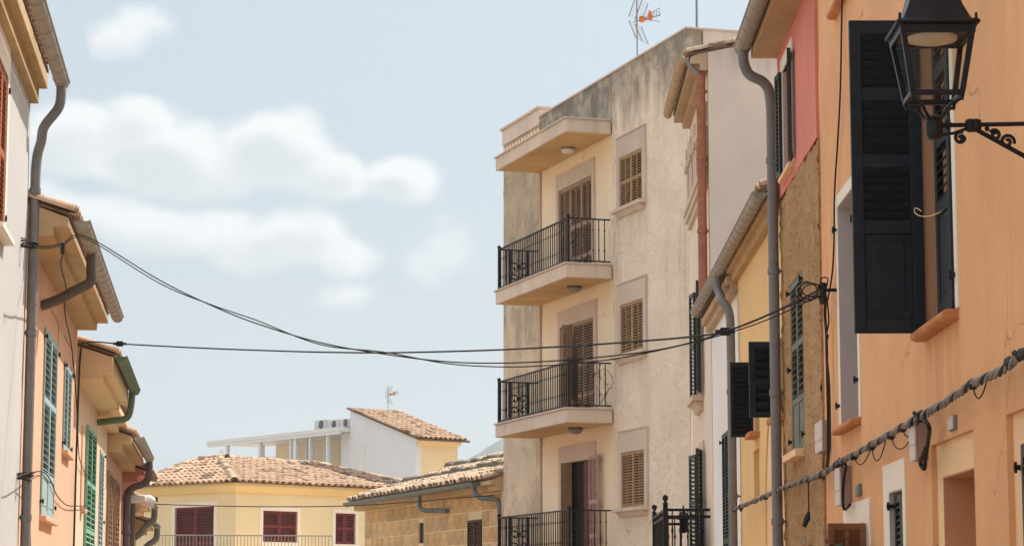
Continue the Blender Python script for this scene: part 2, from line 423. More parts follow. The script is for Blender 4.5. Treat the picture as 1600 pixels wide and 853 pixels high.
# ------------------------------------------------------------------ mesh + object helpers
class MB:
    def __init__(s):
        s.v, s.f = [], []

    def add(s, vs, fs):
        k = len(s.v)
        s.v += [tuple(v) for v in vs]
        s.f += [tuple(i + k for i in f) for f in fs]
        return s

    def box(s, x0, x1, y0, y1, z0, z1, mat=None):
        x0, x1 = sorted((x0, x1)); y0, y1 = sorted((y0, y1)); z0, z1 = sorted((z0, z1))
        vs = [Vector((x, y, z)) for z in (z0, z1) for y in (y0, y1) for x in (x0, x1)]
        if mat is not None:
            vs = [mat @ v for v in vs]
        return s.add(vs, [(0, 2, 3, 1), (4, 5, 7, 6), (0, 1, 5, 4), (2, 6, 7, 3), (0, 4, 6, 2), (1, 3, 7, 5)])

    def quad(s, a, b, c, d):
        return s.add([a, b, c, d], [(0, 1, 2, 3)])

    def prism_s(s, poly, s0, s1):            # polygon in (o, z) extruded along s
        n = len(poly)
        vs = [(s0, p[0], p[1]) for p in poly] + [(s1, p[0], p[1]) for p in poly]
        fs = [tuple(range(n))[::-1], tuple(range(n, 2 * n))]
        fs += [(i, (i + 1) % n, n + (i + 1) % n, n + i) for i in range(n)]
        return s.add(vs, fs)

    def prism_o(s, poly, o0, o1):            # polygon in (s, z) extruded along o
        n = len(poly)
        vs = [(p[0], o0, p[1]) for p in poly] + [(p[0], o1, p[1]) for p in poly]
        fs = [tuple(range(n))[::-1], tuple(range(n, 2 * n))]
        fs += [(i, (i + 1) % n, n + (i + 1) % n, n + i) for i in range(n)]
        return s.add(vs, fs)

    def tube(s, path, r, n=8, cap=True):
        path = [Vector(p) for p in path]
        rs = r if isinstance(r, (list, tuple)) else [r] * len(path)
        up = None
        vs = []
        for i, p in enumerate(path):
            a = path[max(0, i - 1)]
            b = path[min(len(path) - 1, i + 1)]
            t = (b - a).normalized()
            if up is None:
                up = t.orthogonal().normalized()
            else:
                up = (up - t * up.dot(t))
                up = up.normalized() if up.length > 1e-6 else t.orthogonal().normalized()
            w = t.cross(up)
            for k in range(n):
                q = 2 * math.pi * k / n
                vs.append(p + (up * math.cos(q) + w * math.sin(q)) * rs[i])
        fs = []
        for i in range(len(path) - 1):
            for k in range(n):
                k2 = (k + 1) % n
                fs.append((i * n + k, i * n + k2, (i + 1) * n + k2, (i + 1) * n + k))
        if cap:
            fs.append(tuple(range(n))[::-1])
            m = (len(path) - 1) * n
            fs.append(tuple(range(m, m + n)))
        return s.add(vs, fs)

    def lathe(s, prof, c=(0, 0, 0), n=12):
        vs, fs = [], []
        for (r, z) in prof:
            for k in range(n):
                q = 2 * math.pi * k / n
                vs.append((c[0] + r * math.cos(q), c[1] + r * math.sin(q), c[2] + z))
        for i in range(len(prof) - 1):
            for k in range(n):
                k2 = (k + 1) % n
                fs.append((i * n + k, i * n + k2, (i + 1) * n + k2, (i + 1) * n + k))
        fs.append(tuple(range(n))[::-1])
        fs.append(tuple(range((len(prof) - 1) * n, len(prof) * n)))
        return s.add(vs, fs)

    def ball(s, c, r, n=8):
        pr = [(r * math.sin(math.pi * k / n) + 1e-4, -r * math.cos(math.pi * k / n)) for k in range(n + 1)]
        return s.lathe(pr, c, n + 2)

    def obj(s, name, mat, parent=None, off=(0, 0, 0), bevel=0, smooth=True, kind=None, recalc=True, label=None):
        me = bpy.data.meshes.new(name)
        o3 = Vector(off)
        me.from_pydata([tuple(Vector(v) - o3) for v in s.v], [], s.f)
        if recalc:
            bm = bmesh.new()
            bm.from_mesh(me)
            bmesh.ops.recalc_face_normals(bm, faces=bm.faces)
            bm.to_mesh(me)
            bm.free()
        me.materials.append(M[mat])
        if smooth:
            me.polygons.foreach_set('use_smooth', [True] * len(me.polygons))
            me.set_sharp_from_angle(angle=R(38))
        o = bpy.data.objects.new(name, me)
        COL.objects.link(o)
        if parent is not None:
            o.parent = parent
        if bevel:
            b = o.modifiers.new('bevel', 'BEVEL')
            b.width = bevel
            b.segments = 2
            b.limit_method = 'ANGLE'
        if kind:
            o['kind'] = kind
        if label:
            o['label'] = label
        return o


def tag(o, label, cat, group=None, kind=None):
    o['label'] = label
    o['category'] = cat
    if group:
        o['group'] = group
    if kind:
        o['kind'] = kind
    return o


def copy_of(o, parent, loc=None, rot=None, scale=None):
    c = o.copy()
    COL.objects.link(c)
    c.parent = parent
    if loc is not None:
        c.location = loc
    if rot is not None:
        c.rotation_euler = rot
    if scale is not None:
        c.scale = scale
    return c


def ray(px, py):
    u = (CY - py) / F
    return Vector(((px - CX) / F, CP - u * SP, SP + u * CP))


def at(px, py, Y):
    d = ray(px, py)
    return Vector((0, 0, H)) + d * (Y / d.y)


def zr(py):
    d = ray(CX, py)
    return d.z / d.y


class Frame:            # a facade: s runs along it, o outwards, z up
    def __init__(s, x, y, nx, ny):
        s.P = Vector((x, y))
        s.n = Vector((nx, ny)).normalized()
        s.d = Vector((s.n.y, -s.n.x))
        s.rot = math.atan2(s.d.y, s.d.x)

    def hit(s, px, py, o=0.0):
        r = ray(px, py)
        d2 = Vector((r.x, r.y))
        t = (o + s.P.dot(s.n)) / d2.dot(s.n)
        p = d2 * t
        return (p - s.P).dot(s.d), H + r.z * t

    def world(s, a, o=0.0, z=0.0):
        p = s.P + s.d * a + s.n * o
        return Vector((p.x, p.y, z))

    def local(s, w):
        q = Vector((w[0], w[1])) - s.P
        return Vector((q.dot(s.d), q.dot(s.n), w[2]))

    def zy(s, a, py, o=0.0):
        return H + s.world(a, o).y * zr(py)

    def shifted(s, a):
        p = s.world(a)
        return Frame(p.x, p.y, s.n.x, s.n.y)


def thing(name, label, cat, fr=None, a=0, o=0, z=0, group=None, loc=None):
    e = bpy.data.objects.new(name, None)
    e.empty_display_size = .2
    COL.objects.link(e)
    if fr is not None:
        e.location = fr.world(a, o, z)
        e.rotation_euler = (0, 0, fr.rot)
    elif loc is not None:
        e.location = loc
    return tag(e, label, cat, group)


# ------------------------------------------------------------------ building helpers
def skin(s0, s1, z0, z1, holes, o=0.0, t=.3, step=None, rough=0.0, seed=0, lump=0.0):
    """front skin of a wall with real openings, thickness t"""
    b = MB()
    S = {s0, s1}; Z = {z0, z1}
    for h in holes:
        S |= {h[0], h[1]}; Z |= {h[2], h[3]}
    S = sorted(x for x in S if s0 - 1e-6 <= x <= s1 + 1e-6); Z = sorted(x for x in Z if z0 - 1e-6 <= x <= z1 + 1e-6)

    def sub(L):
        if not step:
            return L
        out = [L[0]]
        for a, c in zip(L, L[1:]):
            n = max(1, int((c - a) / step))
            out += [a + (c - a) * k / n for k in range(1, n + 1)]
        return out
    S, Z = sub(S), sub(Z)
    edge = lambda x, z: any(h[0] - .01 <= x <= h[1] + .01 and h[2] - .01 <= z <= h[3] + .01 for h in holes)

    def disp(x, z):
        if not rough or edge(x, z):
            return o
        v = noise.fractal(Vector((x * 2.2 + seed, seed * 2.0, z * 2.2)), 1.0, 2.0, 5)
        v += .7 * noise.noise(Vector((x * 9, seed, z * 9)))
        if lump:
            d_, _p = noise.voronoi(Vector((x * 7 + z * 2.5, seed, z * 9 + .6 * noise.noise(Vector((x * 3, 0, z * 3))))))
            v += lump * (min(.5, d_[1] - d_[0]) * 2 - .5)
        return o + rough * v
    idx = {}

    def vid(i, j):
        if (i, j) not in idx:
            idx[(i, j)] = len(b.v)
            b.v.append((S[i], disp(S[i], Z[j]), Z[j]))
        return idx[(i, j)]
    for i in range(len(S) - 1):
        for j in range(len(Z) - 1):
            cx, cz = (S[i] + S[i + 1]) / 2, (Z[j] + Z[j + 1]) / 2
            if any(h[0] < cx < h[1] and h[2] < cz < h[3] for h in holes):
                continue
            b.f.append((vid(i, j), vid(i + 1, j), vid(i + 1, j + 1), vid(i, j + 1)))
    for (h0, h1, g0, g1) in [(h[0], h[1], h[2], h[3]) for h in holes] + [(s0, s1, z0, z1)]:
        q = o - t
        for (A, B) in (((h0, g0), (h1, g0)), ((h1, g0), (h1, g1)), ((h1, g1), (h0, g1)), ((h0, g1), (h0, g0))):
            b.quad((A[0], o, A[1]), (B[0], o, B[1]), (B[0], q, B[1]), (A[0], q, A[1]))
    return b


def body(par, s0, s1, z1, depth=6, mat='white_wall', o=-.3, name='house_body'):
    MB().box(s0 + .02, s1 - .02, o - .002, o - depth, 0, z1).obj(name, mat, par)


def ring(s0, s1, z0, z1, w, o0, o1, bottom=True, wt=None):
    """surround of an opening (outside it)"""
    b = MB()
    wt = wt or w
    b.box(s0 - w, s0, o0, o1, z0 if not bottom else z0 - w, z1 + wt)
    b.box(s1, s1 + w, o0, o1, z0 if not bottom else z0 - w, z1 + wt)
    b.box(s0, s1, o0, o1, z1, z1 + wt)
    if bottom:
        b.box(s0, s1, o0, o1, z0 - w, z0)
    return b


def leaf(par, hinge, w, h, ang, mat, panels=None, pitch=.045, stile=.05, rail=.06, th=.035, cols=1, single=False, side=-1, label=None, cover=.5, tilt=42, name='shutter'):
    """one shutter leaf; local x = width from the hinge, y = thickness, z = up"""
    b = MB()
    b.box(0, stile, -th / 2, th / 2, 0, h)
    b.box(w - stile, w, -th / 2, th / 2, 0, h)
    panels = panels or [(0, 1, 'slat')]
    cw = [(stile + (w - 2 * stile) * k / cols, stile + (w - 2 * stile) * (k + 1) / cols) for k in range(cols)]
    for k in range(1, cols):
        x = cw[k][0]
        b.box(x - stile * .35, x + stile * .35, -th / 2 + .002, th / 2 - .002, rail, h - rail)
    cuts = sorted({p[0] for p in panels} | {p[1] for p in panels})
    for c in cuts:
        z = c * h
        a0, a1 = (0, rail) if c == 0 else (h - rail, h) if c == 1 else (z - rail / 2, z + rail / 2)
        b.box(stile - .001, w - stile + .001, -th / 2 + .001, th / 2 - .001, a0, a1)
    o = bpy.data.objects.new('tmp', None)
    sl = MB()
    slats = []
    for (p0, p1, kind) in panels:
        z0 = p0 * h + (rail if p0 == 0 else rail / 2)
        z1 = p1 * h - (rail if p1 == 1 else rail / 2)
        for (x0, x1) in cw:
            if kind == 'panel':
                b.box(x0, x1, -th * .22, th * .22, z0, z1)
                b.box(x0 + .05, x1 - .05, -th * .36, th * .36, z0 + .05, z1 - .05)
                continue
            n = max(2, int((z1 - z0) / pitch))
            for k in range(n):
                slats.append((x0, x1, z0 + (k + .5) * (z1 - z0) / n, (z1 - z0) / n))
    fr = b.obj(name, mat, par, bevel=.004 if single else 0)
    bpy.data.objects.remove(o)
    fr.location = hinge
    fr.rotation_euler = (0, 0, ang)
    if label:
        fr['label'] = label
    if single:
        proto = None
        for (x0, x1, z, p) in slats:
            if proto is None:
                mt = Matrix.Rotation(R(tilt) * side, 4, 'X')
                proto = MB().box(-.5 * (x1 - x0) - .003, .5 * (x1 - x0) + .003, -p * .56, p * .56, -.004, .004, mt).obj('slat', mat, fr)
                proto.location = ((x0 + x1) / 2, 0, z)
            else:
                copy_of(proto, fr, ((x0 + x1) / 2, random.uniform(-.001, .001), z), (random.uniform(-.03, .03), 0, random.uniform(-.004, .004)))
    elif slats:
        for (x0, x1, z, p) in slats:
            mt = Matrix.Translation((0, 0, z)) @ Matrix.Rotation(R(tilt) * side, 4, 'X')
            sl.box(x0 - .002, x1 + .002, -p * cover, p * cover, -.004, .004, mt)
        sl.obj('slats', mat, fr, kind='stuff', smooth=False)
    return fr


def closed_pair(par, s0, s1, z0, z1, o, mat, n=2, **kw):
    w = (s1 - s0) / n
    for k in range(n):
        leaf(par, (s0 + k * w + .004, o, z0), w - .008, z1 - z0, 0, mat, **kw)


def pane(par, s0, s1, z0, z1, o, mat='glass', name='window_pane'):
    MB().box(s0 - .01, s1 + .01, o - .03, o, z0 - .01, z1 + .01).obj(name, mat, par)


def sill(par, s0, s1, z, mat, prot=.1, th=.06, over=.06, o=0.0, mould=0):
    b = MB().box(s0 - over, s1 + over, o - .1, o + prot, z - th, z)
    if mould:
        b.prism_s([(o - .05, z - th - .001), (o + prot * .75, z - th - .001), (o + prot * .3, z - th - mould), (o - .05, z - th - mould)], s0 - over * .5, s1 + over * .5)
    return b.obj('window_sill', mat, par, bevel=.008)


TILE_CACHE = {}


def tile_mesh(b, r=.1, L=.42, taper=.86, n=6, th=.018, mt=None):
    vs, fs = [], []
    for (rr, y) in ((r, 0), (r * taper, L)):
        for q in (rr, rr - th):
            for k in range(n + 1):
                a = math.pi * k / n
                vs.append(Vector((q * math.cos(a), y, q * math.sin(a) * .85)))
    m = n + 1
    for k in range(n):
        fs.append((k, k + 1, 2 * m + k + 1, 2 * m + k))
        fs.append((m + k + 1, m + k, 3 * m + k, 3 * m + k + 1))
        fs.append((k + 1, k, m + k, m + k + 1))
    if mt is not None:
        vs = [mt @ v for v in vs]
    return b.add(vs, fs)


def roof_tiles(par, org, u, v, width_at, nrow, pitch=.24, row=.36, r=.1, mat='tile', budget=0, jit=1.0, colmax=None, pans=True):
    """rows of cover tiles on a roof plane; width_at(v_dist) gives the (u0, u1) range"""
    u, v = Vector(u).normalized(), Vector(v).normalized()
    w = u.cross(v)
    if w.z < 0:
        w = -w
    org = Vector(org)
    joined = MB()
    proto = None
    count = 0
    for j in range(nrow):
        u0, u1 = width_at(j * row)
        n = int(math.floor((u1 - u0) / pitch))
        k0 = math.ceil(u0 / pitch)
        k1 = math.floor(u1 / pitch)
        for k in range(k0, k1 + 1):
            p = org + u * (k * pitch + random.uniform(-.008, .008) * jit) + v * (j * row + random.uniform(-.015, .015) * jit) + w * (.02 + random.uniform(-.006, .006) * jit)
            yaw = random.uniform(-.03, .03) * jit
            lift = .035 + random.uniform(-.01, .01)
            vv = (v - w * lift).normalized()          # upper end tucks under the next row
            uu = (u + v * yaw).normalized()
            uu = (uu - vv * uu.dot(vv)).normalized()
            ww = uu.cross(vv)
            if ww.z < 0:
                uu = -uu
                ww = uu.cross(vv)
            mt = Matrix((uu, vv, ww)).transposed().to_4x4()
            mt.translation = p + w * .015
            if count < budget:
                if proto is None:
                    proto = tile_mesh(MB(), r, row * 1.2).obj('roof_tile', mat, par)
                    o = proto
                else:
                    o = proto.copy()
                    COL.objects.link(o)
                    o.parent = par
                o.matrix_local = mt
            else:
                tile_mesh(joined, r, row * 1.2, mt=mt)
            count += 1
    if joined.v:
        joined.obj('roof_tiles', mat, par, kind='stuff', recalc=False)
    return count


def gutter(par, s0, s1, o, z, r, mat, bracket=.6, bmat=None, name='gutter', slope=0):
    s0, s1 = sorted((s0, s1))
    b = MB()
    n = 8
    arc = [(o + r * math.cos(math.pi + math.pi * k / n), z + r * math.sin(math.pi + math.pi * k / n)) for k in range(n + 1)]
    inn = [(o + (r - .008) * math.cos(math.pi + math.pi * k / n), z + (r - .008) * math.sin(math.pi + math.pi * k / n)) for k in range(n + 1)]
    b.prism_s(arc + inn[::-1], s0, s1)
    b.tube([(s0, o + r, z + .004), (s1, o + r, z + .004)], .012, 6)
    b.prism_s(arc, s0 - .006, s0 + .004)
    b.prism_s(arc, s1 - .004, s1 + .006)
    g = b.obj(name, mat, par)
    k = s0 + bracket * .5
    proto = None
    ra = [(o + (r + .006) * math.cos(math.pi + math.pi * q / n), z + (r + .006) * math.sin(math.pi + math.pi * q / n)) for q in range(n + 1)]
    ri = [(o + (r - .002) * math.cos(math.pi + math.pi * q / n), z + (r - .002) * math.sin(math.pi + math.pi * q / n)) for q in range(n + 1)]
    while k < s1 - .05:
        if proto is None:
            proto = MB().prism_s(ra + ri[::-1], -.012, .012).obj('gutter_bracket', bmat or mat, g)
            proto.location = (k, 0, 0)
        else:
            copy_of(proto, g, (k, 0, 0))
        k += bracket
    return g


def spline(pts, k=6):
    pts = [Vector(p) for p in pts]
    out = []
    for i in range(len(pts) - 1):
        p0 = pts[max(0, i - 1)]; p1 = pts[i]; p2 = pts[i + 1]; p3 = pts[min(len(pts) - 1, i + 2)]
        for j in range(k):
            t = j / k
            out.append(.5 * ((2 * p1) + (p2 - p0) * t + (2 * p0 - 5 * p1 + 4 * p2 - p3) * t * t + (3 * p1 - p0 - 3 * p2 + p3) * t ** 3))
    out.append(pts[-1])
    return out


def drainpipe(par, path, r, mat, collars=(), k=5, name='drainpipe', n=12):
    p = spline(path, k)
    d = MB().tube(p, r, n).obj(name, mat, par)
    if collars:
        c = None
        for (s, o, z) in collars:
            if c is None:
                c = MB().tube([(0, 0, -.03), (0, 0, .03)], r * 1.18, n).box(-.012, .012, -.12, 0, -.012, .012).obj('pipe_clip', mat, d)
                c.location = (s, o, z)
            else:
                copy_of(c, d, (s, o, z))
    return d


def eave(par, s0, s1, zw, steps, mat, tiles='tile', pitch=17, rise=.02, back=4.5, tover=.06, verge=None, tr=.085, tp=.2, nrow=4, jit=1.0):
    """plaster cornice in steps, roof deck and its tiles; returns (o_edge, z_edge)"""
    s0, s1 = sorted((s0, s1))
    poly = [(-.28, 0)]
    zz = 0
    for (o, h) in steps:
        poly += [(o, zz), (o, zz + h)]
        zz += h
    poly += [(-.28, zz + .25)]
    MB().prism_s([(p[0], zw + p[1]) for p in poly], s0, s1).obj('eave_cornice', mat, par, bevel=.006)
    oe = steps[-1][0]
    zt = zw + zz + rise
    tn = math.tan(R(pitch))
    MB().prism_s([(oe + .01, zt), (oe + .01, zt + .035), (-back, zt + .035 + (oe + back) * tn), (-back, zt + (oe + back) * tn)], s0 - .01, s1 + .01).obj('roof', 'under', par)
    roof = [c for c in par.children if c.name.startswith('roof')][-1]
    c, sn = math.cos(R(pitch)), math.sin(R(pitch))
    roof_tiles(roof, (0, oe + tover, zt + .035 - tover * tn), (1, 0, 0), (0, -c, sn), lambda d: (s0 + tr * .9, s1 - tr * .9), nrow, pitch=tp, row=.36, r=tr, mat=tiles, jit=jit)
    if verge is not None:
        proto = None
        for j in range(12):
            d = j * .36
            uu, vv = Vector((1, 0, 0)), Vector((0, -c, sn))
            ww = uu.cross(vv)
            if ww.z < 0:
                uu = -uu; ww = uu.cross(vv)
            mt = Matrix((uu, vv, ww)).transposed().to_4x4()
            mt.translation = Vector((verge, oe + tover - d * c, zt + .06 - tover * tn + d * sn))
            if proto is None:
                proto = o = tile_mesh(MB(), tr * 1.1, .44).obj('verge_tile', tiles, roof, recalc=False)
            else:
                o = copy_of(proto, roof)
            o.matrix_local = mt
    return oe, zt


def hinge_pins(par, pts, mat='iron'):
    proto = None
    for (s, o, z) in pts:
        if proto is None:
            proto = MB().box(-.012, .012, -.03, .03, -.014, .014).tube([(0, .02, -.03), (0, .02, .03)], .009, 6).obj('shutter_hinge', mat, par)
            proto.location = (s, o, z)
        else:
            copy_of(proto, par, (s, o, z))


def simple_window(par, s0, s1, z0, z1, depth=.16):
    """dark glazing with a sash frame at the back of an opening"""
    pane(par, s0, s1, z0, z1, -depth)
    b = ring(s0 + .06, s1 - .06, z0 + .06, z1 - .06, .06, -depth + .002, -depth + .05)
    m = (s0 + s1) / 2
    b.box(m - .03, m + .03, -depth + .003, -depth + .045, z0 + .06, z1 - .06)
    b.obj('window_frame', 'shut_brown', par)
# ------------------------------------------------------------------ ground, street, hills
def sheet(name, x0, x1, y0, y1, z, mat, n=1):
    b = MB()
    b.quad((x0, y0, z), (x1, y0, z), (x1, y1, z), (x0, y1, z))
    o = b.obj(name, mat, recalc=False)
    o['kind'] = 'structure'
    return o


sheet('ground', -4000, 4000, -500, 4000, -.02, 'earth')
sheet('street', -2.2, 2.4, -20, 22, .0, 'asphalt')
b = MB(); b.v = [(-2.2, 22, 0), (2.4, 22, 0), (3.2, 45, 0), (-9, 78, 0), (-9.5, 60, 0)]; b.f = [(0, 1, 2, 3, 4)]
o = b.obj('street', 'asphalt', recalc=False); o['kind'] = 'structure'

ridge = [(-900, 790), (-300, 770), (100, 750), (300, 736), (395, 722), (420, 714), (450, 722), (520, 745), (600, 748), (655, 736), (700, 727), (725, 722),
         (745, 711), (765, 699), (790, 688), (850, 668), (960, 640), (1100, 610), (1400, 590), (1900, 640), (2600, 720)]


def ridge_z(px):
    for (a, b_) in zip(ridge, ridge[1:]):
        if a[0] <= px <= b_[0]:
            t = (px - a[0]) / (b_[0] - a[0])
            return a[1] + (b_[1] - a[1]) * t
    return 800


b = MB()
NX, NY = 420, 22
for j in range(NY):
    for i in range(NX):
        px = -900 + 3500 * i / (NX - 1)
        v = j / (NY - 1)
        Y = 1500 + 1900 * v
        X = (px - 800) / 3735 * 2500 * (Y / 2500) ** .6
        top = H + 2500 * zr(ridge_z(px))
        prof = math.sin(min(1, v / .55) * math.pi / 2) if v < .55 else math.cos((v - .55) / .45 * math.pi / 2)
        z = top * prof + 5 * noise.fractal(Vector((X * .012, Y * .012, 0)), 1, 2, 4) * prof + 3.2 * noise.noise(Vector((X * .11, Y * .11, 3))) * prof - 1
        b.v.append((X, Y, z))
for j in range(NY - 1):
    for i in range(NX - 1):
        k = j * NX + i
        b.f.append((k, k + 1, k + NX + 1, k + NX))
o = b.obj('hills', 'hill', recalc=False); o['kind'] = 'structure'

# ================================================================== RIGHT ROW
R0 = Frame(2.5, 0, -1, .012)
s12 = R0.hit(1287, 560)[0]
s23 = R0.hit(1228, 700)[0]
s34 = R0.hit(1156, 700)[0]
s45 = R0.hit(1112, 600)[0]
s5e = R0.hit(1081, 560)[0]

# ---------------- orange house
F1 = R0.shifted(7)
L1 = s12 - 7
h1 = thing('house', 'orange plastered house with blue-black shutters nearest on the right', 'house', F1)


def y_of(fr, s):
    return fr.world(s).y


def spanz(fr, s, py0, py1):
    return fr.zy(s, py0), fr.zy(s, py1)


holes1 = []
# tall window with the big open leaf
a_far, a_near = F1.hit(1448, 500)[0], F1.hit(1495, 470)[0]
w2z0, w2z1 = F1.zy(a_far, 516), F1.zy(a_far, 36)
W2 = (a_near, a_far, w2z0, w2z1)
# its left neighbour
b_far, b_near = F1.hit(1313, 500)[0], F1.hit(1341, 500)[0]
w1z0, w1z1 = F1.zy(b_far, 668), F1.zy(b_far, 324)
W1 = (b_near, b_far, w1z0, w1z1)
# doorway with a pale recessed surround
dA = (F1.hit(1523, 760)[0], F1.hit(1456, 760)[0], 0, F1.zy(F1.hit(1456, 760)[0], 696))
dAi = (F1.hit(1516, 760)[0], F1.hit(1465, 760)[0], 0, F1.zy(F1.hit(1465, 760)[0], 745))
# narrow window in a white surround
nB = (F1.hit(1412, 790)[0], F1.hit(1391, 790)[0], 1.0, F1.zy(F1.hit(1391, 790)[0], 769))
nBo = (F1.hit(1416, 790)[0], F1.hit(1382, 790)[0], .9, F1.zy(F1.hit(1382, 790)[0], 728))
# window with brown shutter behind the white surround lower down
cC = (F1.hit(1352, 840)[0], F1.hit(1326, 840)[0], .8, F1.zy(F1.hit(1326, 840)[0], 822))
cCo = (F1.hit(1361, 830)[0], F1.hit(1320, 830)[0], .7, F1.zy(F1.hit(1320, 830)[0], 790))
# shuttered window at the right margin, in an arched recess
eD = (F1.hit(1636, 760)[0], F1.hit(1586, 760)[0], .8, F1.zy(F1.hit(1586, 760)[0], 694))
eDo = (F1.hit(1650, 760)[0], F1.hit(1575, 760)[0], 0, F1.zy(F1.hit(1575, 760)[0], 648))
# upper storey window, only its lower corner in view
u_far, u_near = F1.hit(1307, 12)[0], F1.hit(1313, 6)[0]
U = (F1.hit(1330, 8)[0], u_far, F1.zy(u_far, 18), F1.zy(u_far, 18) + 1.2)
TOP1 = U[3] + .8
holes1 = [W2, W1, dA, nB, cC, eDo, U]
M['orange'] = plaster('orange_plaster', (232, 177, 131), .1, .35, (200, 140, 98), .4, (240, 190, 142), bump=.35, seed=1, cracks=.45, drips=[
    (W2[0] - .05, W2[1] + .1, W2[2] - .07, 1.5, .55), (W1[0] - .05, W1[1] + .1, W1[2] - .06, 1.1, .5), (U[0] - .05, U[1] + .1, U[2] - .06, 1.6, .5), (L1 - 6.5, L1 - 5.2, 5.5, 2.2, .3), (L1 - .5, L1, 5.0, 3.5, .35)])
skin(0, L1, 0, TOP1, holes1, 0, .3, .35, .006, 1).obj('wall', 'orange', h1)
body(h1, 0, L1, TOP1, 5, 'orange')
eave(h1, 0, L1, TOP1, [(.15, .15), (.3, .12)], 'soffit')
for q in (W2, W1, U):
    b = ring(q[0], q[1], q[2], q[3], .1, -.05, .012, bottom=False)
    b.obj('window_surround', 'white_trim', h1, bevel=.004)
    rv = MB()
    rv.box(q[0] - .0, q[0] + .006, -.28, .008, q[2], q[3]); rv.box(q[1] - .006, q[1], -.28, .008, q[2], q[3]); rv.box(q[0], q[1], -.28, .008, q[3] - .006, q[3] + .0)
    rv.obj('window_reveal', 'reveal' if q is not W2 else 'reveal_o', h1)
    simple_window(h1, q[0], q[1], q[2], q[3], .27)


def log_sill(par, s0, s1, z, o0, o1, r, mat, off=.0):
    b = MB()
    pts = []
    prof = [(o0, z - r * .9), (o1 - r, z - r * 1.0)] + [(o1 - r + r * math.sin(math.pi * k / 6), z - r * math.cos(math.pi * k / 6) * 1.0) for k in range(1, 6)] + [(o1 - r, z + r * .9), (o0, z + r * .8)]
    b.prism_s(prof, s0, s1)
    return b.obj('window_sill', mat, par, bevel=.01)


log_sill(h1, W2[0] - .06, W2[1] + .08, W2[2] - .035, -.1, .1, .035, 'sill_o')
log_sill(h1, W1[0] - .05, W1[1] + .08, W1[2] - .03, -.1, .09, .03, 'sill_o')
log_sill(h1, U[0] - .05, U[1] + .08, U[2] - .03, -.1, .08, .03, 'sill_o')
lw = (W2[1] - W2[0]) / 2
Yh = y_of(F1, W2[1])
leafw = (1450 - 1338) / 3735 * Yh * 1.0
lf = leaf(h1, (W2[1] - .01, .012, W2[2] - .02), leafw, W2[3] - W2[2] + .03, R(90 + 0), 'shut_black', panels=[(0, .335, 'panel'), (.335, .545, 'slat'), (.545, .76, 'slat'), (.76, 1, 'slat')],
          pitch=.052, stile=.075, rail=.09, th=.045, single=True, side=1, tilt=60, label='shutter leaf standing wide open')
leaf(h1, (W2[0] + .01, .005, W2[2] + .005), lw * .93, W2[3] - W2[2] - .02, 0, 'shut_black', panels=[(0, .335, 'panel'), (.335, .545, 'slat'), (.545, .76, 'slat'), (.76, 1, 'slat')],
     pitch=.052, stile=.075, rail=.09, th=.045, single=True, side=-1)
MB().box(W2[0] + .02, W2[0] + lw * .95, -.1, -.06, W2[2] + .01, W2[3] - .01).obj('dark_backing', 'shut_dgreen', h1)  # dark panel added behind the slats so their gaps look dark
hinge_pins(h1, [(W2[1] + .03, .02, W2[2] + f * (W2[3] - W2[2])) for f in (.1, .5, .9)] + [(W2[0] - .03, .02, W2[2] + f * (W2[3] - W2[2])) for f in (.1, .55)])
hinge_pins(h1, [(W1[1] + .05, .02, W1[2] + f * (W1[3] - W1[2])) for f in (.1, .9)] + [(W1[0] - .01, .02, W1[2] + f * (W1[3] - W1[2])) for f in (.16, .85)])
# doorway
b = skin(dA[0], dA[1], 0, dA[3], [(dAi[0], dAi[1], 0, dAi[3])], -.035, .36)
b.obj('door_surround', 'orange_trim', h1)
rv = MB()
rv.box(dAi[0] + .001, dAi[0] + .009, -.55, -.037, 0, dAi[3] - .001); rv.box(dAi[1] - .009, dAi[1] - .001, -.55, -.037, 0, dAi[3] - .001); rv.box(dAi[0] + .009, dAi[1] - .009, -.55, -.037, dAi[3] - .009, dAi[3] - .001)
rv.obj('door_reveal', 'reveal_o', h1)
MB().box(dAi[0], dAi[1], -.62, -.56, 0, dAi[3]).obj('door', 'door_wood', h1)
# narrow window
b = MB(); b.box(nBo[0], nB[0], -.02, .01, nBo[2], nBo[3]); b.box(nB[1], nBo[1], -.02, .01, nBo[2], nBo[3]); b.box(nB[0], nB[1], -.02, .01, nB[3], nBo[3])
b.obj('window_surround', 'white_trim', h1, bevel=.004)
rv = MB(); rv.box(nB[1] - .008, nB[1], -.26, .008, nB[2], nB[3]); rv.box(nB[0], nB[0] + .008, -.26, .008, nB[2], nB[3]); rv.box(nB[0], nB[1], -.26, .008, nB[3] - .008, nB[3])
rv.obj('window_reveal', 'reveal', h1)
closed_pair(h1, nB[0] + .01, nB[1] - .01, nB[2], nB[3] - .02, -.045, 'shut_dgreen', 2)
hinge_pins(h1, [(nB[1] - .03, .0, nB[3] - .1)])
# brown shuttered window: leaf standing open towards us
b = MB(); b.box(cCo[0], cC[0], -.02, .012, cCo[2], cCo[3]); b.box(cC[1], cCo[1], -.02, .012, cCo[2], cCo[3]); b.box(cC[0], cC[1], -.02, .012, cC[3], cCo[3])
b.obj('window_surround', 'white_trim', h1, bevel=.004)
simple_window(h1, *cC, .2)
zl = F1.zy(F1.hit(1357, 830)[0], 817, .03)
sh = F1.hit(1357, 830)[0]
wl = (1357 - 1297) / 3735 * y_of(F1, sh)
leaf(h1, (sh, .02, .85), wl, zl - .85, R(91), 'shut_brown', cols=2, pitch=.06, stile=.05, rail=.045, single=True, side=1, tilt=55, th=.04, label='open brown wooden leaf')
leaf(h1, (cC[1], .04, .85), (cC[1] - cC[0]) * .5, zl - .85, R(10), 'shut_brown', pitch=.06, stile=.06, rail=.08, th=.04)
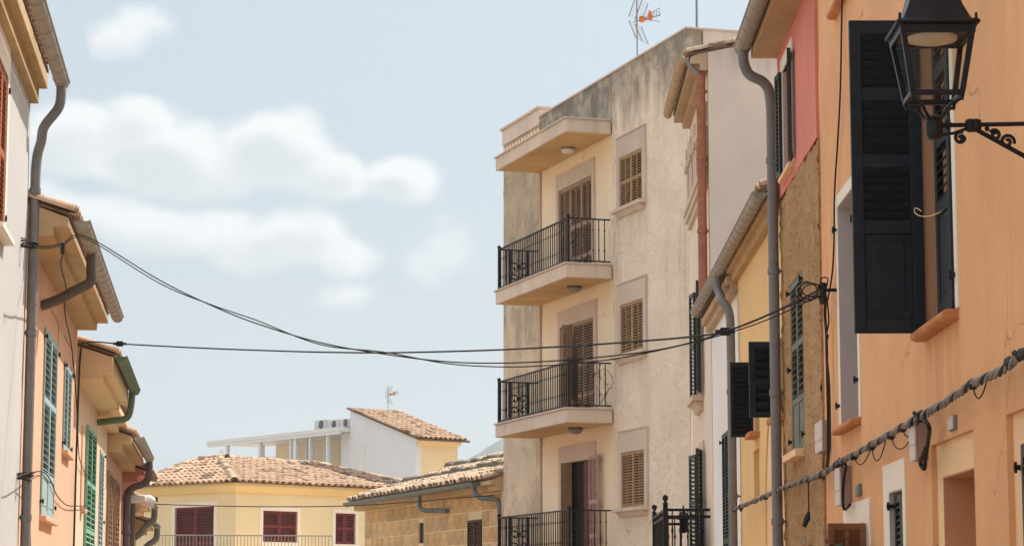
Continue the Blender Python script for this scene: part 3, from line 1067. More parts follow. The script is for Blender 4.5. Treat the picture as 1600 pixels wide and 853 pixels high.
# arched recess at the right margin
arc = skin(eDo[0], eDo[1], 0, eDo[3], [eD], -.035, .3)
arc.obj('window_surround', 'orange_trim', h1)
closed_pair(h1, eD[0] + .01, eD[1] - .01, eD[2], eD[3] - .01, -.05, 'shut_black', 2, pitch=.06)
hinge_pins(h1, [(eD[1] + .02, -.03, eD[3] - .12)])

# ---------------- rose and stone house
F2 = R0.shifted(s12)
L2 = s23 - s12
h2 = thing('house', 'tall narrow house, rose plaster above and rough ochre render below, grey gutter', 'house', F2)
zsplit = (F2.zy(0, 217) + F2.zy(L2, 312)) / 2
zw2 = F2.zy(L2, 92)
tg0, tg1 = F2.hit(1259, 560)[0], F2.hit(1239, 560)[0]
T2 = (tg0, tg1, F2.zy(tg1, 712), F2.zy(tg1, 446))
ug0, ug1 = F2.hit(1246, 200)[0], F2.hit(1227, 200)[0]
U2 = (ug0 + .15, ug1 - .15, F2.zy(ug1, 282), F2.zy(ug1, 118))
skin(0, L2, 0, zsplit, [T2], .02, .3, .028, .02, 3, lump=.9).obj('wall', 'rough', h2, label='rough ochre rendered lower wall')
skin(0, L2, zsplit, zw2, [U2], .03, .3, .3, .004, 4).obj('wall', 'pink', h2, label='smooth rose plastered upper wall')
body(h2, 0, L2, zw2, 5, 'beige', o=-.29)
oe, zt = eave(h2, 0, L2, zw2, [(.3, .1)], 'soffit')
g = gutter(h2, -.1, L2 + .02, oe + .09, zt + .0, .085, 'zinc_warm', .45)
ring(U2[0], U2[1], U2[2], U2[3], .14, 0, .045, bottom=False).obj('window_surround', 'white_trim', h2, bevel=.004)
simple_window(h2, *U2, .2)
sill(h2, U2[0], U2[1], U2[2], 'orange_trim', .06, .05, .08, .03)
uw = (U2[1] - U2[0]) * .3
leaf(h2, (U2[1] + .01, .06, U2[2] + .02), uw, U2[3] - U2[2] - .02, R(4), 'shut_dgreen', side=-1)
leaf(h2, (U2[0] - .01, .06, U2[2] + .02), uw, U2[3] - U2[2] - .02, R(174), 'shut_dgreen', side=-1)
closed_pair(h2, T2[0] + .01, T2[1] - .01, T2[2] + .01, T2[3] - .01, .0, 'shut_grey', 2, panels=[(0, .3, 'panel'), (.3, .62, 'slat'), (.62, 1, 'slat')], stile=.05, pitch=.06)
sill(h2, T2[0], T2[1], T2[2], 'orange_trim', .1, .07, .05, .02)
hinge_pins(h2, [(T2[0] - .02, .03, T2[2] + f * (T2[3] - T2[2])) for f in (.08, .5, .95)] + [(T2[1] + .02, .03, T2[2] + f * (T2[3] - T2[2])) for f in (.08, .5, .95)])
sp = L2 - .06
zg = zt - .05
drainpipe(h2, [(sp - .1, oe + .09, zg), (sp - .1, oe + .09, zg - .14), (sp - .08, oe + .03, zg - .27), (sp - .05, .17, zg - .36), (sp - .02, .11, zg - .55), (sp - .02, .105, zg - 1.2), (sp - .02, .105, 3.6), (sp - .02, .105, 0)], .055, 'pipe_grey',
          [(sp - .02, .105, z) for z in (1.2, 2.4, 3.7, 4.95, 6.1)])

# ---------------- yellow house
F3 = R0.shifted(s23)
L3 = s34 - s23
h3 = thing('house', 'yellow plastered house with black open shutters and a long grey gutter', 'house', F3)
zw3 = F3.zy(.1, 330)
# windows: opening just beyond each leaf
yB, yA = F3.hit(1215, 600)[0], F3.hit(1179, 600)[0]
WB = (yB - .55, yB, F3.zy(yB, 652), F3.zy(yB, 534))
WA = (yA - .55, yA, F3.zy(yA, 676), F3.zy(yA, 566))
n0, n1 = F3.hit(1219, 790)[0], F3.hit(1200, 790)[0]
NI = (n0 - .5, n1, 0, F3.zy(n1, 760))
k0, k1 = F3.hit(1187, 740)[0], F3.hit(1178, 740)[0]
NK = (k0, k1, F3.zy(k1, 778), F3.zy(k1, 705))
WBr = (max(.03, WB[0] - .1), WB[1] + .25, WB[2] - .0, WB[3] + .32)
holes3 = [(max(.02, WB[0]), WB[1], WB[2], WB[3]), WA, NK]
skin(0, L3, 0, zw3, holes3, 0, .3, .4, .006, 5).obj('wall', 'yellow', h3)
body(h3, 0, L3, zw3, 5, 'yellow')
oe3, zt3 = eave(h3, 0, L3, zw3, [(.08, .1), (.14, .1)], 'soffit', nrow=5)
MB().box(NK[0] - .01, NK[1] + .01, -.1, -.05, NK[2] - .01, NK[3] + .01).obj('blocked_slit', 'soffit', h3)
for W in (WB, WA):
    simple_window(h3, max(.03, W[0]), W[1], W[2], W[3], .2)
    sill(h3, max(.1, W[0]), W[1], W[2] - .02, 'sill_o', .12, .06, .06)
lwB = (1215 - 1173) / 3735 * y_of(F3, yB)
lwA = (1180 - 1144) / 3735 * y_of(F3, yA)
leaf(h3, (WB[1], .02, WB[2]), lwB, WB[3] - WB[2], R(90), 'shut_black', panels=[(0, .47, 'slat'), (.47, 1, 'slat')], pitch=.075, stile=.065, rail=.06, th=.05, side=1, tilt=60, cover=.66)
leaf(h3, (WA[1], .02, WA[2] - .05), lwA, WA[3] - WA[2] + .05, R(92), 'shut_black', panels=[(0, 1, 'slat')], pitch=.05, stile=.03, rail=.04, th=.03, side=1, tilt=60, cover=.68)
# arched niche: a raised yellow arch band around paler stonework
arch = MB()
aw0, aw1, az_ = -0.02, n1, F3.zy(n1, 800)
pts = []
cxa, rad = (aw0 + aw1) / 2, (aw1 - aw0) / 2
for k in range(13):
    q = math.pi * k / 12
    pts.append((cxa + rad * math.cos(q), az_ + rad * 1.15 * math.sin(q)))
for (p, q) in zip(pts, pts[1:]):
    oo = 1.08
    P = lambda t, f: (cxa + (t[0] - cxa) * f, az_ + (t[1] - az_) * f)
    arch.prism_o([p, q, P(q, oo), P(p, oo)], .005, .03)
arch.box(aw1, aw1 + rad * .08, .005, .03, 0, az_)
arch.obj('arch_band', 'yellow', h3)
fill = MB(); fill.prism_o([(aw0, 0)] + [(aw1, 0)] + pts, .003, .012); fill.obj('arch_infill', 'orange_trim', h3)

# ---------------- narrow white house, sharing the gutter line
F4 = R0.shifted(s34)
L4 = s45 - s34
h4 = thing('house', 'narrow white house squeezed beside the yellow one, with a slim dark green shutter', 'house', F4)
zw4 = zw3 - .12
g0, g1 = F4.hit(1138, 760)[0], F4.hit(1128, 760)[0]
G4 = (g0, g1, 1.2, F4.zy(g1, 680))
skin(0, L4, 0, zw4, [G4], -.01, .3, .4, .006, 6).obj('wall', 'white_wall', h4)
body(h4, 0, L4, zw4, 5, 'white_wall')
eave(h4, 0.02, L4, zw4, [(.08, .1), (.14, .1)], 'soffit_grey', nrow=5)
closed_pair(h4, G4[0] + .02, G4[1] - .02, G4[2], G4[3], -.02, 'shut_dgreen', 2, panels=[(0, .45, 'slat'), (.45, 1, 'slat')])
hinge_pins(h4, [(G4[1] + .02, .0, G4[3] - .1), (G4[1] + .02, .0, G4[2] + 1.0)])
gutter(h3, .08, L3 + L4 + .05, oe3 + .08, zt3 - .03, .075, 'zinc_warm', .42)
sd = L3 - .05
drainpipe(h3, [(sd + .5, oe3 + .08, zt3 - .08), (sd + .48, oe3 + .08, zt3 - .25), (sd + .32, oe3 + .05, zt3 - .38), (sd + .12, .2, zt3 - .45), (sd + .02, .12, zt3 - .6), (sd, .1, zt3 - 1.0), (sd, .1, 3.0), (sd, .1, 0)], .055, 'pipe_grey', [(sd, .1, 4.2), (sd, .1, 2.9), (sd, .1, 1.5)])

# ---------------- beige house with the gable towards us
F5 = R0.shifted(s45)
L5 = s5e - s45
h5 = thing('house', 'tall beige house with a blank gable wall, terracotta pipe and attic arches', 'house', F5)
zn, zf = F5.zy(0, 116), F5.zy(L5, 196)
zw5 = (zn + zf) / 2
DEP = 5.5
tg0, tg1 = F5.hit(1103, 530)[0], F5.hit(1086, 530)[0]
tm = (tg0 + tg1) / 2
T5 = (tm - .5, tm + .5, F5.zy(tm, 622), F5.zy(tm, 452))
B5 = (tm - .55, tm + .55, F5.zy(tm, 860), F5.zy(tm, 708))
az0, az1 = F5.zy(L5 * .5, 318), F5.zy(L5 * .5, 205)
att = [(L5 * (.06 + .235 * k), L5 * (.06 + .235 * k) + .62, az0 + .2, az1) for k in range(4)]
skin(0, L5, 0, zw5, [T5, B5] + att, 0, .35, .4, .008, 7).obj('wall', 'beige', h5)
for a in att:
    MB().box(a[0] - .02, a[1] + .02, -.12, -.08, a[2] - .02, a[3] + .02).obj('arch_back', 'soffit', h5)
    for e in (a[0], a[1]):
        b = MB()
        b.box(e - .1, e + .1, .0, .08, a[2], a[3] - .35)
        b.box(e - .14, e + .14, .0, .12, a[3] - .35, a[3] - .25)
        b.box(e - .11, e + .11, .0, .1, a[3] - .25, a[3] + .04)
        b.obj('arch_pilaster', 'pinkstone', h5, bevel=.012)
b = MB()
for k, (z, p) in enumerate(((az0 + .2, .13), (az0 + .1, .1), (az0 + .0, .06))):
    b.box(.26, L5 * .98, 0, p, z - .1, z)
b.obj('attic_ledge', 'pinkstone', h5, bevel=.01)
# gable side wall with its sloping top, facing down the street
tn5 = math.tan(R(12))
b = MB()
b.add([(.0, -.352, 0), (.0, -DEP, 0), (.0, -DEP, zw5 + .12 + DEP * tn5), (.0, -.352, zw5 + .22)], [(0, 1, 2, 3)])
b2 = MB(); b2.prism_s([(-.352, 0), (-DEP, 0), (-DEP, zw5 + .21 + (DEP + .26) * tn5), (-.285, zw5 + .21 + .545 * tn5), (-.285, zw5 + .004), (-.352, zw5 + .004)], .003, L5 - .01)
b2.prism_s([(-.002, 0), (-DEP + .1, 0), (-DEP + .1, zw5 + .208 + (DEP + .16) * tn5), (-.002, zw5 + .208 + .262 * tn5)], -.012, -.001)
b2.obj('gable_wall', 'beige_gable', h5)
eave(h5, .02, L5, zw5, [(.12, .1), (.26, .1)], 'soffit_grey', pitch=12, back=DEP, tiles='tile_old', nrow=5, verge=.06)
b = MB(); gb = [(-.1 + .3, zw5 + .33)]
gutter(h5, .35, L5 - .02, .36, zw5 + .24, .07, 'soffit_grey', .5)
drainpipe(h5, [(.14, .3, zw5 + .18), (.14, .22, zw5 + .05), (.14, .12, zw5 - .05)], .045, 'grey_metal', k=4)
drainpipe(h5, [(.14, .1, zw5 - .02), (.14, .1, 8.2), (.14, .1, 7.0), (.14, .1, 5.95)], .068, 'terracotta_pipe', [(.14, .1, z) for z in (zw5 - .3, zw5 - 1.3, zw5 - 2.4)], k=3)
ring(T5[0], T5[1], T5[2], T5[3], .16, -.01, .03, bottom=False).obj('window_surround', 'pinkstone', h5, bevel=.006)
ring(B5[0], B5[1], B5[2], B5[3], .16, -.01, .03, bottom=False).obj('door_surround', 'pinkstone', h5, bevel=.006)
simple_window(h5, *T5, .22)
simple_window(h5, *B5, .22)
sill(h5, T5[0], T5[1], T5[2], 'pinkstone', .18, .09, .16, 0, .14)
leaf(h5, (T5[1] + .02, .05, T5[2] + .04), .4, T5[3] - T5[2] - .02, R(7), 'shut_dgreen', panels=[(0, .5, 'slat'), (.5, 1, 'slat')], side=-1, pitch=.06)
leaf(h5, (T5[0] - .02, .05, T5[2] + .04), .4, T5[3] - T5[2] - .02, R(172), 'shut_dgreen', panels=[(0, .5, 'slat'), (.5, 1, 'slat')], side=-1, pitch=.06)
leaf(h5, (B5[1] + .02, .05, B5[2] + .02), .42, B5[3] - B5[2], R(10), 'shut_dgreen', panels=[(0, .5, 'slat'), (.5, 1, 'slat')], side=-1, pitch=.06)
leaf(h5, (B5[0] - .02, .05, B5[2] + .02), .42, B5[3] - B5[2], R(168), 'shut_dgreen', panels=[(0, .5, 'slat'), (.5, 1, 'slat')], side=-1, pitch=.06)
# its iron balcony
ns, fs_ = F5.hit(1110, 820)[0], F5.hit(1083, 820)[0] - .6
ns = max(ns, .15)
od = .66
rz = F5.zy(ns, 796)
fl = rz - 1.0
MB().box(ns - .08, fs_ + .08, 0, od + .06, fl - .14, fl).obj('balcony_slab', 'slab', h5, bevel=.01)
for z in (rz, rz - .1, fl + .08):
    rb = MB()
    hh = .02
    rb.box(ns, fs_, od - .02, od + .02, z - hh, z + hh)
    for s in (ns, fs_):
        rb.box(s - .02, s + .02, 0, od - .02, z - hh, z + hh)
    if z == rz:
        rail5 = rb.obj('railing', 'iron', h5)
    else:
        rb.obj('lower_rail', 'iron', rail5)
for s in (ns, fs_):
    pb = MB()
    pb.box(s - .035, s + .035, od - .035, od + .035, fl, rz + .06)
    pb.lathe([(.03, 0), (.045, .03), (.02, .06), (.045, .1), (.04, .14), (.0, .17)], (s, od, rz + .06), 10)
    pb.obj('corner_post', 'iron', rail5)
MB().box(ns + .05, fs_ - .05, od - .045, od - .03, fl + .1, rz - .03).obj('dark_screen', 'shut_dark', rail5)
proto = MB()
zz = [fl + .08, fl + .3, fl + .34, fl + .38, rz - .35, rz - .3, rz - .26, rz]
proto.tube([(0, 0, z) for z in zz], [.011, .011, .022, .011, .011, .02, .011, .011], 6)
bal = proto.obj('baluster', 'iron', rail5)
bal.location = (ns, .1, 0)
for k in range(1, 5):
    copy_of(bal, rail5, (ns, .1 + k * .115, 0))
for k in range(1, 6):
    copy_of(bal, rail5, (fs_, .02 + k * .105, 0))
for k in range(1, int((fs_ - ns) / .13)):
    copy_of(bal, rail5, (ns + k * .13, od, 0))
lan = MB()
lan.lathe([(.0, .0), (.05, .02), (.06, .2), (.14, .22), (.05, .3), (.015, .34), (.01, .42)], (ns + .25, .38, rz - .34), 8)
lan.obj('hanging_lantern', 'iron', rail5)
cq = F5.local(at(1184, 30, s45 + 2.5))
ch = MB(); ch.box(2.5, 3.1, cq.y - .62, cq.y, zw5 + .1, zw5 + 2.6); ch.box(2.44, 3.16, cq.y - .68, cq.y + .06, zw5 + 2.6, zw5 + 2.7)
ch.obj('chimney', 'soffit_grey', h5, bevel=.01)
# ================================================================== APARTMENT BUILDING
AP = Frame((847 - 800) / 3735 * 53, 53, -1213 / 3735 * 0 - .951, -.309)
ap = thing('apartment_building', 'weathered cream four storey apartment block with stacked iron balconies', 'apartment block', AP)
A_far = AP.hit(788, 600)[0]
A_crk = AP.hit(846, 430)[0]
A_edge = AP.hit(960, 400)[0]
A_near = AP.hit(1077, 200)[0]
DO = 1.045
zpar = (AP.hit(849, 188)[1] + AP.hit(1060, 47)[1]) / 2
sl_bot = [AP.hit(845, 270)[1], AP.hit(847, 477)[1], AP.hit(848, 684)[1]]
sl_bot.append(sl_bot[2] - (sl_bot[0] - sl_bot[2]) / 2)
TH = .28
zb_par = sl_bot[0] + TH
ZP = zb_par + .06
# openings
win = []
for (tl, tr, br) in (((969.7, 249.7), (1004, 232), (1004.8, 314)), ((972.3, 477.5), (1008.4, 466), (1009, 546.4)), ((976.7, 707), (1013.4, 701.5), (1013.4, 790))):
    sa, za = AP.hit(*tl); sb, zb = AP.hit(*tr); sc_, zc = AP.hit(*br)
    win.append([min(sa, sb), max(sa, sb), zc, (za + zb) / 2])
ws0 = sum(w[0] for w in win) / 3; ws1 = sum(w[1] for w in win) / 3
for w in win:
    w[0], w[1] = ws0, ws1
doors = []
for k, (tl, tr) in enumerate((((874, 299.6), (925.6, 273)), ((876, 514), (928.7, 493)), ((878, 726), (927, 714)))):
    sa, za = AP.hit(*tl); sb, zb = AP.hit(*tr)
    doors.append([min(sa, sb), max(sa, sb), sl_bot[k + 1] + TH, (za + zb) / 2])
skin(A_edge, A_crk, 0, ZP, [tuple(d) for d in doors], 0, .3, .4, .006, 11).obj('wall', 'apt_cream', ap, label='smooth cream plaster behind the balconies')
M['apt_rough'] = plaster('weathered_cream_plaster', (247, 230, 208), .09, .3, (176, 158, 136), .5, (230, 215, 192), bump=.6, coarse=.6, top_dirt=(12.4, 10.7, .85, (124, 114, 102)), seed=13, cracks=.6,
    drips=[(w[0] - .2, w[1] + .2, w[2] - .1, 1.0, .35) for w in win] + [(w[0] - .3, w[0] - .1, w[3] + .4, 2.2, .3) for w in win] + [(A_edge - .5, A_edge + .1, 9.5, 6, .6), (A_near, A_near + .5, 9, 5, .5)])
skin(A_near, A_edge, 0, zpar, [tuple(w) for w in win], .035, .3, .3, .012, 12).obj('wall', 'apt_rough', ap, label='rough weathered plaster')
skin(A_crk, A_far, 0, zb_par, [], .02, .3, .3, .012, 13).obj('wall', 'apt_grey', ap, label='grey stained plaster strip')
skin(A_edge, A_crk, ZP, zpar, [], .03, .3, .3, .008, 14).obj('parapet', 'apt_parapet', ap)
MB().box(A_near - .02, A_crk, -.28, .06, zpar, zpar + .04).obj('coping', 'greystone', ap, bevel=.006)
MB().box(A_near + .01, A_far - .01, -.302, -9, 0, zpar - .7).obj('house_body', 'apt_side', ap)
MB().box(A_near - .004, A_near + .3, -.31, -9.2, 0, zpar).obj('side_wall', 'apt_side', ap)
MB().box(A_near - .02, A_near + .32, -.312, -9.2, zpar, zpar + .04).obj('coping', 'greystone', ap)
# left end block above the canopy
lz1 = AP.hit(845, 167)[1]
MB().box(A_crk - .02, A_far - .0, -.42, .06, lz1 - .42, lz1 - .06).obj('parapet_block', 'apt_side', ap, bevel=.01)
MB().box(A_crk - .05, A_far + .04, -.46, .1, lz1 - .06, lz1).obj('coping', 'greystone', ap, bevel=.006)
skin(A_crk, A_far, zb_par, lz1 - .42, [], .02, .4, .3, .01, 16).obj('parapet_band', 'apt_grey', ap)
n = 12
for k in range(n):
    fr = MB()
    s = A_crk + (A_far - A_crk) * (k + .5) / n
    fr.box(s - .06, s + .06, .02, .045, lz1 - .72, lz1 - .5)
    fr.obj('frieze', 'apt_cream', ap)
MB().tube([(A_crk - .0, .03, z) for z in (3, 5.5, 8, zb_par - .3)], [.02, .028, .03, .03], 6).obj('crack_seam', 'greystone', ap)

bal_far = AP.hit(774, 470, DO)[0]
bal_near = AP.hit(884.5, 425, DO)[0]
for k, zb in enumerate(sl_bot):
    b = MB()
    b.box(bal_near, bal_far, .04 if k else .04, DO, zb, zb + TH)
    s_ = b.obj('canopy_slab' if k == 0 else 'balcony_slab', 'slab', ap, bevel=.012)
    MB().box(bal_near + .05, bal_far - .05, .041, DO - .05, zb - .006, zb + .02).obj('soffit', 'soffit_apt', s_)
    MB().box(bal_near - .03, bal_far + .03, .042, DO + .035, zb + TH, zb + TH + .03).obj('slab_edge', 'greystone', s_)


def balcony_rail(zf, full=True, deco=True):
    h = .93
    z0, z1 = zf + .05, zf + h
    o = DO - .07
    s0, s1 = bal_near + .06, bal_far - .06
    for z in (z1, z0):
        b = MB()
        b.box(s0, s1, o - .02, o + .02, z - .014, z + .014)
        for s in (s0, s1):
            b.box(s - .018, s + .018, .05, o - .02, z - .014, z + .014)
        if z == z1:
            rail = b.obj('railing', 'iron', ap)
        else:
            b.obj('lower_rail', 'iron', rail)
    for s in (s0, s1):
        p = MB()
        p.box(s - .026, s + .026, o - .026, o + .026, zf, z1 + .02)
        p.ball((s, o, z1 + .05), .045, 6)
        p.obj('corner_post', 'iron', rail)
    zz = [z0, z0 + .2, z0 + .23, z0 + .26, z1 - .26, z1 - .23, z1 - .2, z1]
    bal = MB().tube([(0, 0, z) for z in zz], [.012, .012, .02, .012, .012, .02, .012, .012], 5).obj('baluster', 'iron', rail)
    n = 33
    bal.location = (s0 + (s1 - s0) / n, o, 0)
    for k in range(2, n):
        copy_of(bal, rail, (s0 + (s1 - s0) * k / n, o, 0), (0, 0, random.uniform(0, 3)))
    for s in (s0, s1):
        for k in range(1, 7):
            copy_of(bal, rail, (s, .05 + (o - .05) * k / 7.3, 0))
    # scrolled panel at the far return
    for q in (.3, .72):
        MB().box(s1 - .03, s1 + .03, q - .035, q + .035, z0, z1).obj('flat_bar', 'iron', rail)
    d = MB()
    for (cz, rr) in ((zf + .55, .12), (zf + .3, .1)):
        for sgn in (-1, 1):
            pts = [(s1, .51 + sgn * .1 + rr * (1 - t / 14) * math.cos(t * .55) * sgn, cz + rr * (1 - t / 14) * math.sin(t * .55)) for t in range(12)]
            d.tube(pts, .018, 5)
    d.tube([(s1, .51, z0), (s1, .51, z1)], .025, 6)
    d.obj('scroll_panel', 'iron', rail)
    for q in (0, 1):
        d = MB()
        pts = [(s0 - .0, o - .12 + .06 * math.cos(t * .6), zf + .48 + (.1 if q else -.1) + .06 * math.sin(t * .6)) for t in range(10)]
        d.tube(pts, .012, 5)
        d.obj('scroll', 'iron', rail)


for k in (1, 2, 3):
    balcony_rail(sl_bot[k] + TH + .03)

# windows
for k, w in enumerate(win):
    mat = 'greystone' if k == 0 else 'pinkstone'
    ring(w[0], w[1], w[2], w[3], .17, .0, .065, bottom=False, wt=.42).obj('window_surround', mat, ap, bevel=.006)
    edge = MB(); edge.box(w[0] - .2, w[0] - .172, .0, .075, w[2], w[3] + .43); edge.box(w[0] - .2, w[1] + .17, .0, .078, w[3] + .422, w[3] + .45)
    edge.obj('drip_edge', 'greystone', ap)
    pane(ap, w[0], w[1], w[2], w[3], -.15)
    closed_pair(ap, w[0], w[1], w[2], w[3], .03, 'shut_tan', 2, panels=[(0, .5, 'slat'), (.5, 1, 'slat')] if k == 0 else [(0, 1, 'slat')], cols=2, pitch=.055, stile=.045, rail=.06, cover=.42)
    sill(ap, w[0], w[1], w[2] - .005, 'slab', .17, .07, .2, .03, .1)
    hinge_pins(ap, [(w[0] - .03, .03, w[3] - .08), (w[1] + .03, .03, w[3] - .08), (w[0] - .03, .03, w[2] + .1)])
# balcony doors
for k, d in enumerate(doors):
    b = ring(d[0], d[1], d[2], d[3], .16, -.02, .03, bottom=False, wt=.36)
    b.obj('door_surround', 'pinkstone', ap, bevel=.006)
    nv = 6
    for q in range(1, nv):
        v = MB()
        s = d[0] - .1 + (d[1] - d[0] + .2) * q / nv
        v.box(s - .006, s + .006, .0, .033, d[3] + .01, d[3] + .34)
        v.obj('voussoir_joint', 'greystone', ap)
    MB().box(d[0] - .19, d[0] - .163, -.01, .042, d[2], d[3] + .36).obj('drip_edge', 'greystone', ap)
    dk = -.1 if k == 2 else -.3
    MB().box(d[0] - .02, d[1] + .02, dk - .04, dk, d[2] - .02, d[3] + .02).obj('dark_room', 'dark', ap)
    W = d[1] - d[0]
    hh = d[3] - d[2]
    kw = dict(cover=.44, panels=[(0, .22, 'slat'), (.22, .55, 'slat'), (.55, 1, 'slat')], cols=2, pitch=.055, stile=.05, rail=.08)
    if k == 0:
        closed_pair(ap, d[0], d[1], d[2], d[3], -.02, 'shut_taupe', 3, **kw)
    elif k == 1:
        leaf(ap, (d[0] + .01, -.0, d[2]), W * .62, hh, 0, 'shut_taupe', **kw)
        leaf(ap, (d[1] - W * .3, -.06, d[2]), W * .29, hh - .06, 0, 'shut_taupe', **kw)
        leaf(ap, (d[0] + W * .66, .0, d[2]), W * .1, hh - .02, R(84), 'shut_taupe', **kw)
    else:
        leaf(ap, (d[1] - W * .3, .0, d[2]), W * .3, hh - .02, 0, 'shut_pinkgrey', **kw)
        leaf(ap, (d[1] - W * .31, .0, d[2]), W * .12, hh - .02, R(88), 'shut_taupe', panels=[(0, 1, 'panel')], stile=.03)
        leaf(ap, (d[0] + .0, .09, d[2]), W * .31, hh + .05, R(177), 'shut_pinkgrey', **kw)
        MB().box(d[0] + .02, d[0] + W * .36, -.085, -.045, d[2], d[3] - .02).obj('door_leaf', 'door_wood', ap)
for px, k, lab in ((887, 0, 'round ceiling lamp under the rooftop canopy slab'), (897, 1, 'round ceiling lamp under the upper railed balcony'), (899, 2, 'round ceiling lamp under the middle railed balcony')):
    py = (236, 456, 674)[k]
    s_, z_ = AP.hit(px, py, .42)
    t = thing('ceiling_lamp', lab, 'lamp', AP, s_, .42, sl_bot[k] - .006, 'balcony ceiling lamps')
    MB().lathe([(.15, 0), (.16, -.03), (.15, -.05)], n=14).obj('lamp_base', 'pipe_dark' if k else 'grey_metal', t)
    MB().lathe([(.14, -.05), (.13, -.1), (.08, -.13), (.01, -.14)], n=14).obj('lamp_shade', 'lens' if k == 0 else 'zinc', t)
# rolled parasol and dried vine on the middle balcony
zf = sl_bot[2] + TH + .03
ps = thing('parasol', 'rolled up dark parasol leaning in the corner of the middle balcony', 'parasol', AP, bal_near + .2, DO - .24, zf)
MB().tube([(0, 0, .15), (.0, 0, .5), (0, 0, 1.0), (0, 0, 1.35), (0, 0, 1.5)], [.07, .085, .075, .04, .02], 9).obj('canopy', 'shut_dark', ps)
MB().tube([(0, 0, 0), (0, 0, 1.58)], .018, 8).obj('pole', 'door_wood', ps)
MB().tube([(0, 0, .98), (0, 0, 1.03)], .082, 9).obj('strap', 'iron', ps)
vn = thing('dried_vine', 'thin dried vine twining through the side bars of the middle balcony', 'vine', AP, bal_near + .06, .3, zf)
b = MB()
for k in range(5):
    y0 = -.2 + .12 * k
    pts = [(.03 * math.sin(t * 1.3 + k), y0 + .1 * math.sin(t * .9 + 2 * k), .06 + t * (.1 + .01 * k)) for t in range(8)]
    b.tube(spline(pts, 3), .005, 4)
    for t in range(2, 8):
        p = pts[t]
        b.tube([p, (p[0] + random.uniform(-.04, .04), p[1] + random.uniform(-.12, .12), p[2] + random.uniform(-.03, .08))], .006, 4)
b.obj('stem', 'shut_brown', vn)


# ---------------- television aerials
def aerial(label, loc, hm, zc, sc_=1.0, yaw=0.0):
    t = thing('aerial', label, 'aerial', loc=loc)
    t.rotation_euler = (0, 0, yaw)
    MB().tube([(0, 0, -.2), (0, 0, hm)], .02 * sc_, 8).obj('mast', 'grey_metal', t)
    boom = MB()
    boom.tube([(-.1 * sc_, 0, zc), (.75 * sc_, 0, zc + .1 * sc_)], .014 * sc_, 6)
    boom.tube([(.2 * sc_, 0, zc + .03), (.72 * sc_, -.02, zc + .3 * sc_)], .01 * sc_, 6)
    boom.tube([(.2 * sc_, 0, zc + .03), (.7 * sc_, .02, zc - .08 * sc_)], .01 * sc_, 6)
    for k in range(5):
        x = (.3 + .1 * k) * sc_
        boom.tube([(x, -.14 * sc_, zc + .05 * sc_ + .03 * k * sc_), (x, .14 * sc_, zc + .05 * sc_ + .03 * k * sc_)], .008 * sc_, 5)
        boom.tube([(x, 0, zc - .06 * sc_ + .02 * k), (x + .02, 0, zc + .2 * sc_ + .02 * k)], .007 * sc_, 5)
    boom.obj('boom', 'grey_metal', t)
    for sgn in (1, -1):
        f = MB()
        rods = 8
        for q in range(3):
            y = (-.42 + .42 * q) * sc_
            f.tube([(-.06 * sc_, y, zc + sgn * .06 * sc_), (-.06 * sc_ + .22 * sc_, y, zc + sgn * .6 * sc_)], .014 * sc_, 5)
        for k in range(rods + 1):
            tt = k / rods
            x = -.06 * sc_ + .22 * sc_ * tt
            z = zc + sgn * (.06 + .54 * tt) * sc_
            f.tube([(x, -.43 * sc_, z), (x, .43 * sc_, z)], .005 * sc_, 4)
        f.obj('reflector', 'grey_metal', t)
    b = MB()
    b.lathe([(.02 * sc_, -.1 * sc_), (.085 * sc_, -.07 * sc_), (.1 * sc_, 0), (.085 * sc_, .07 * sc_), (.02 * sc_, .1 * sc_)], (.17 * sc_, 0, zc + .05 * sc_), 10)
    b.lathe([(.02 * sc_, -.15 * sc_), (.06 * sc_, -.1 * sc_), (.07 * sc_, 0), (.05 * sc_, .12 * sc_), (.02 * sc_, .16 * sc_)], (.42 * sc_, 0, zc + .12 * sc_), 8)
    b.obj('dipole_box', 'orange_plastic', t)
    return t


sA, _ = AP.hit(985, 92)
wA = AP.world(sA, -.15, zpar + .04)
zc_ = H + wA.y * zr(34)
aerial('large television aerial with orange dipole boxes on the apartment block roof', wA, H + wA.y * zr(-40) - wA.z, zc_ - wA.z, .72, R(-28))
wB_ = AP.world(A_near + .05, -.2, zpar + .04)
ms = thing('mast', 'bare thin mast on the roof corner of the apartment block', 'mast', loc=wB_)
MB().tube([(0, 0, -.1), (0, 0, 1.6)], .022, 8).obj('pole', 'grey_metal', ms)
MB().tube([(0, 0, .62), (0, 0, .68)], .03, 8).obj('pole_joint', 'grey_metal', ms)

# ================================================================== STONE HOUSE beside it
SH = AP.shifted(A_far)
sh = thing('stone_house', 'low sandstone block house with a mossy tiled roof beside the apartment block', 'house', SH)
S_end = SH.hit(569, 830, -.1)[0]
OS = -.1
zws = SH.hit(690, 800, OS)[1]
zws = (SH.hit(600, 793, OS)[1] + SH.hit(760, 772, OS)[1]) / 2
sw = SH.hit(740, 830, OS)[0]
SWN = (SH.hit(752, 835, OS)[0], SH.hit(731, 835, OS)[0], zws - 1.7, SH.zy(sw, 812))
SLT = (SH.hit(661, 835, OS)[0], SH.hit(653, 835, OS)[0], SH.zy(SH.hit(657, 840, OS)[0], 848), SH.zy(SH.hit(657, 820, OS)[0], 816))
skin(0, S_end, 0, zws, [SWN, SLT], OS - .02, .3).obj('wall', 'mortar', sh)
MB().box(.01, S_end - .01, OS - .33, -6, 0, zws).obj('house_body', 'mortar', sh)
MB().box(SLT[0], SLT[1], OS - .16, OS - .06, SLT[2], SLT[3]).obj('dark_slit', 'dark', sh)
closed_pair(sh, SWN[0], SWN[1], SWN[2], SWN[3], OS, 'shut_dark', 2, pitch=.06)
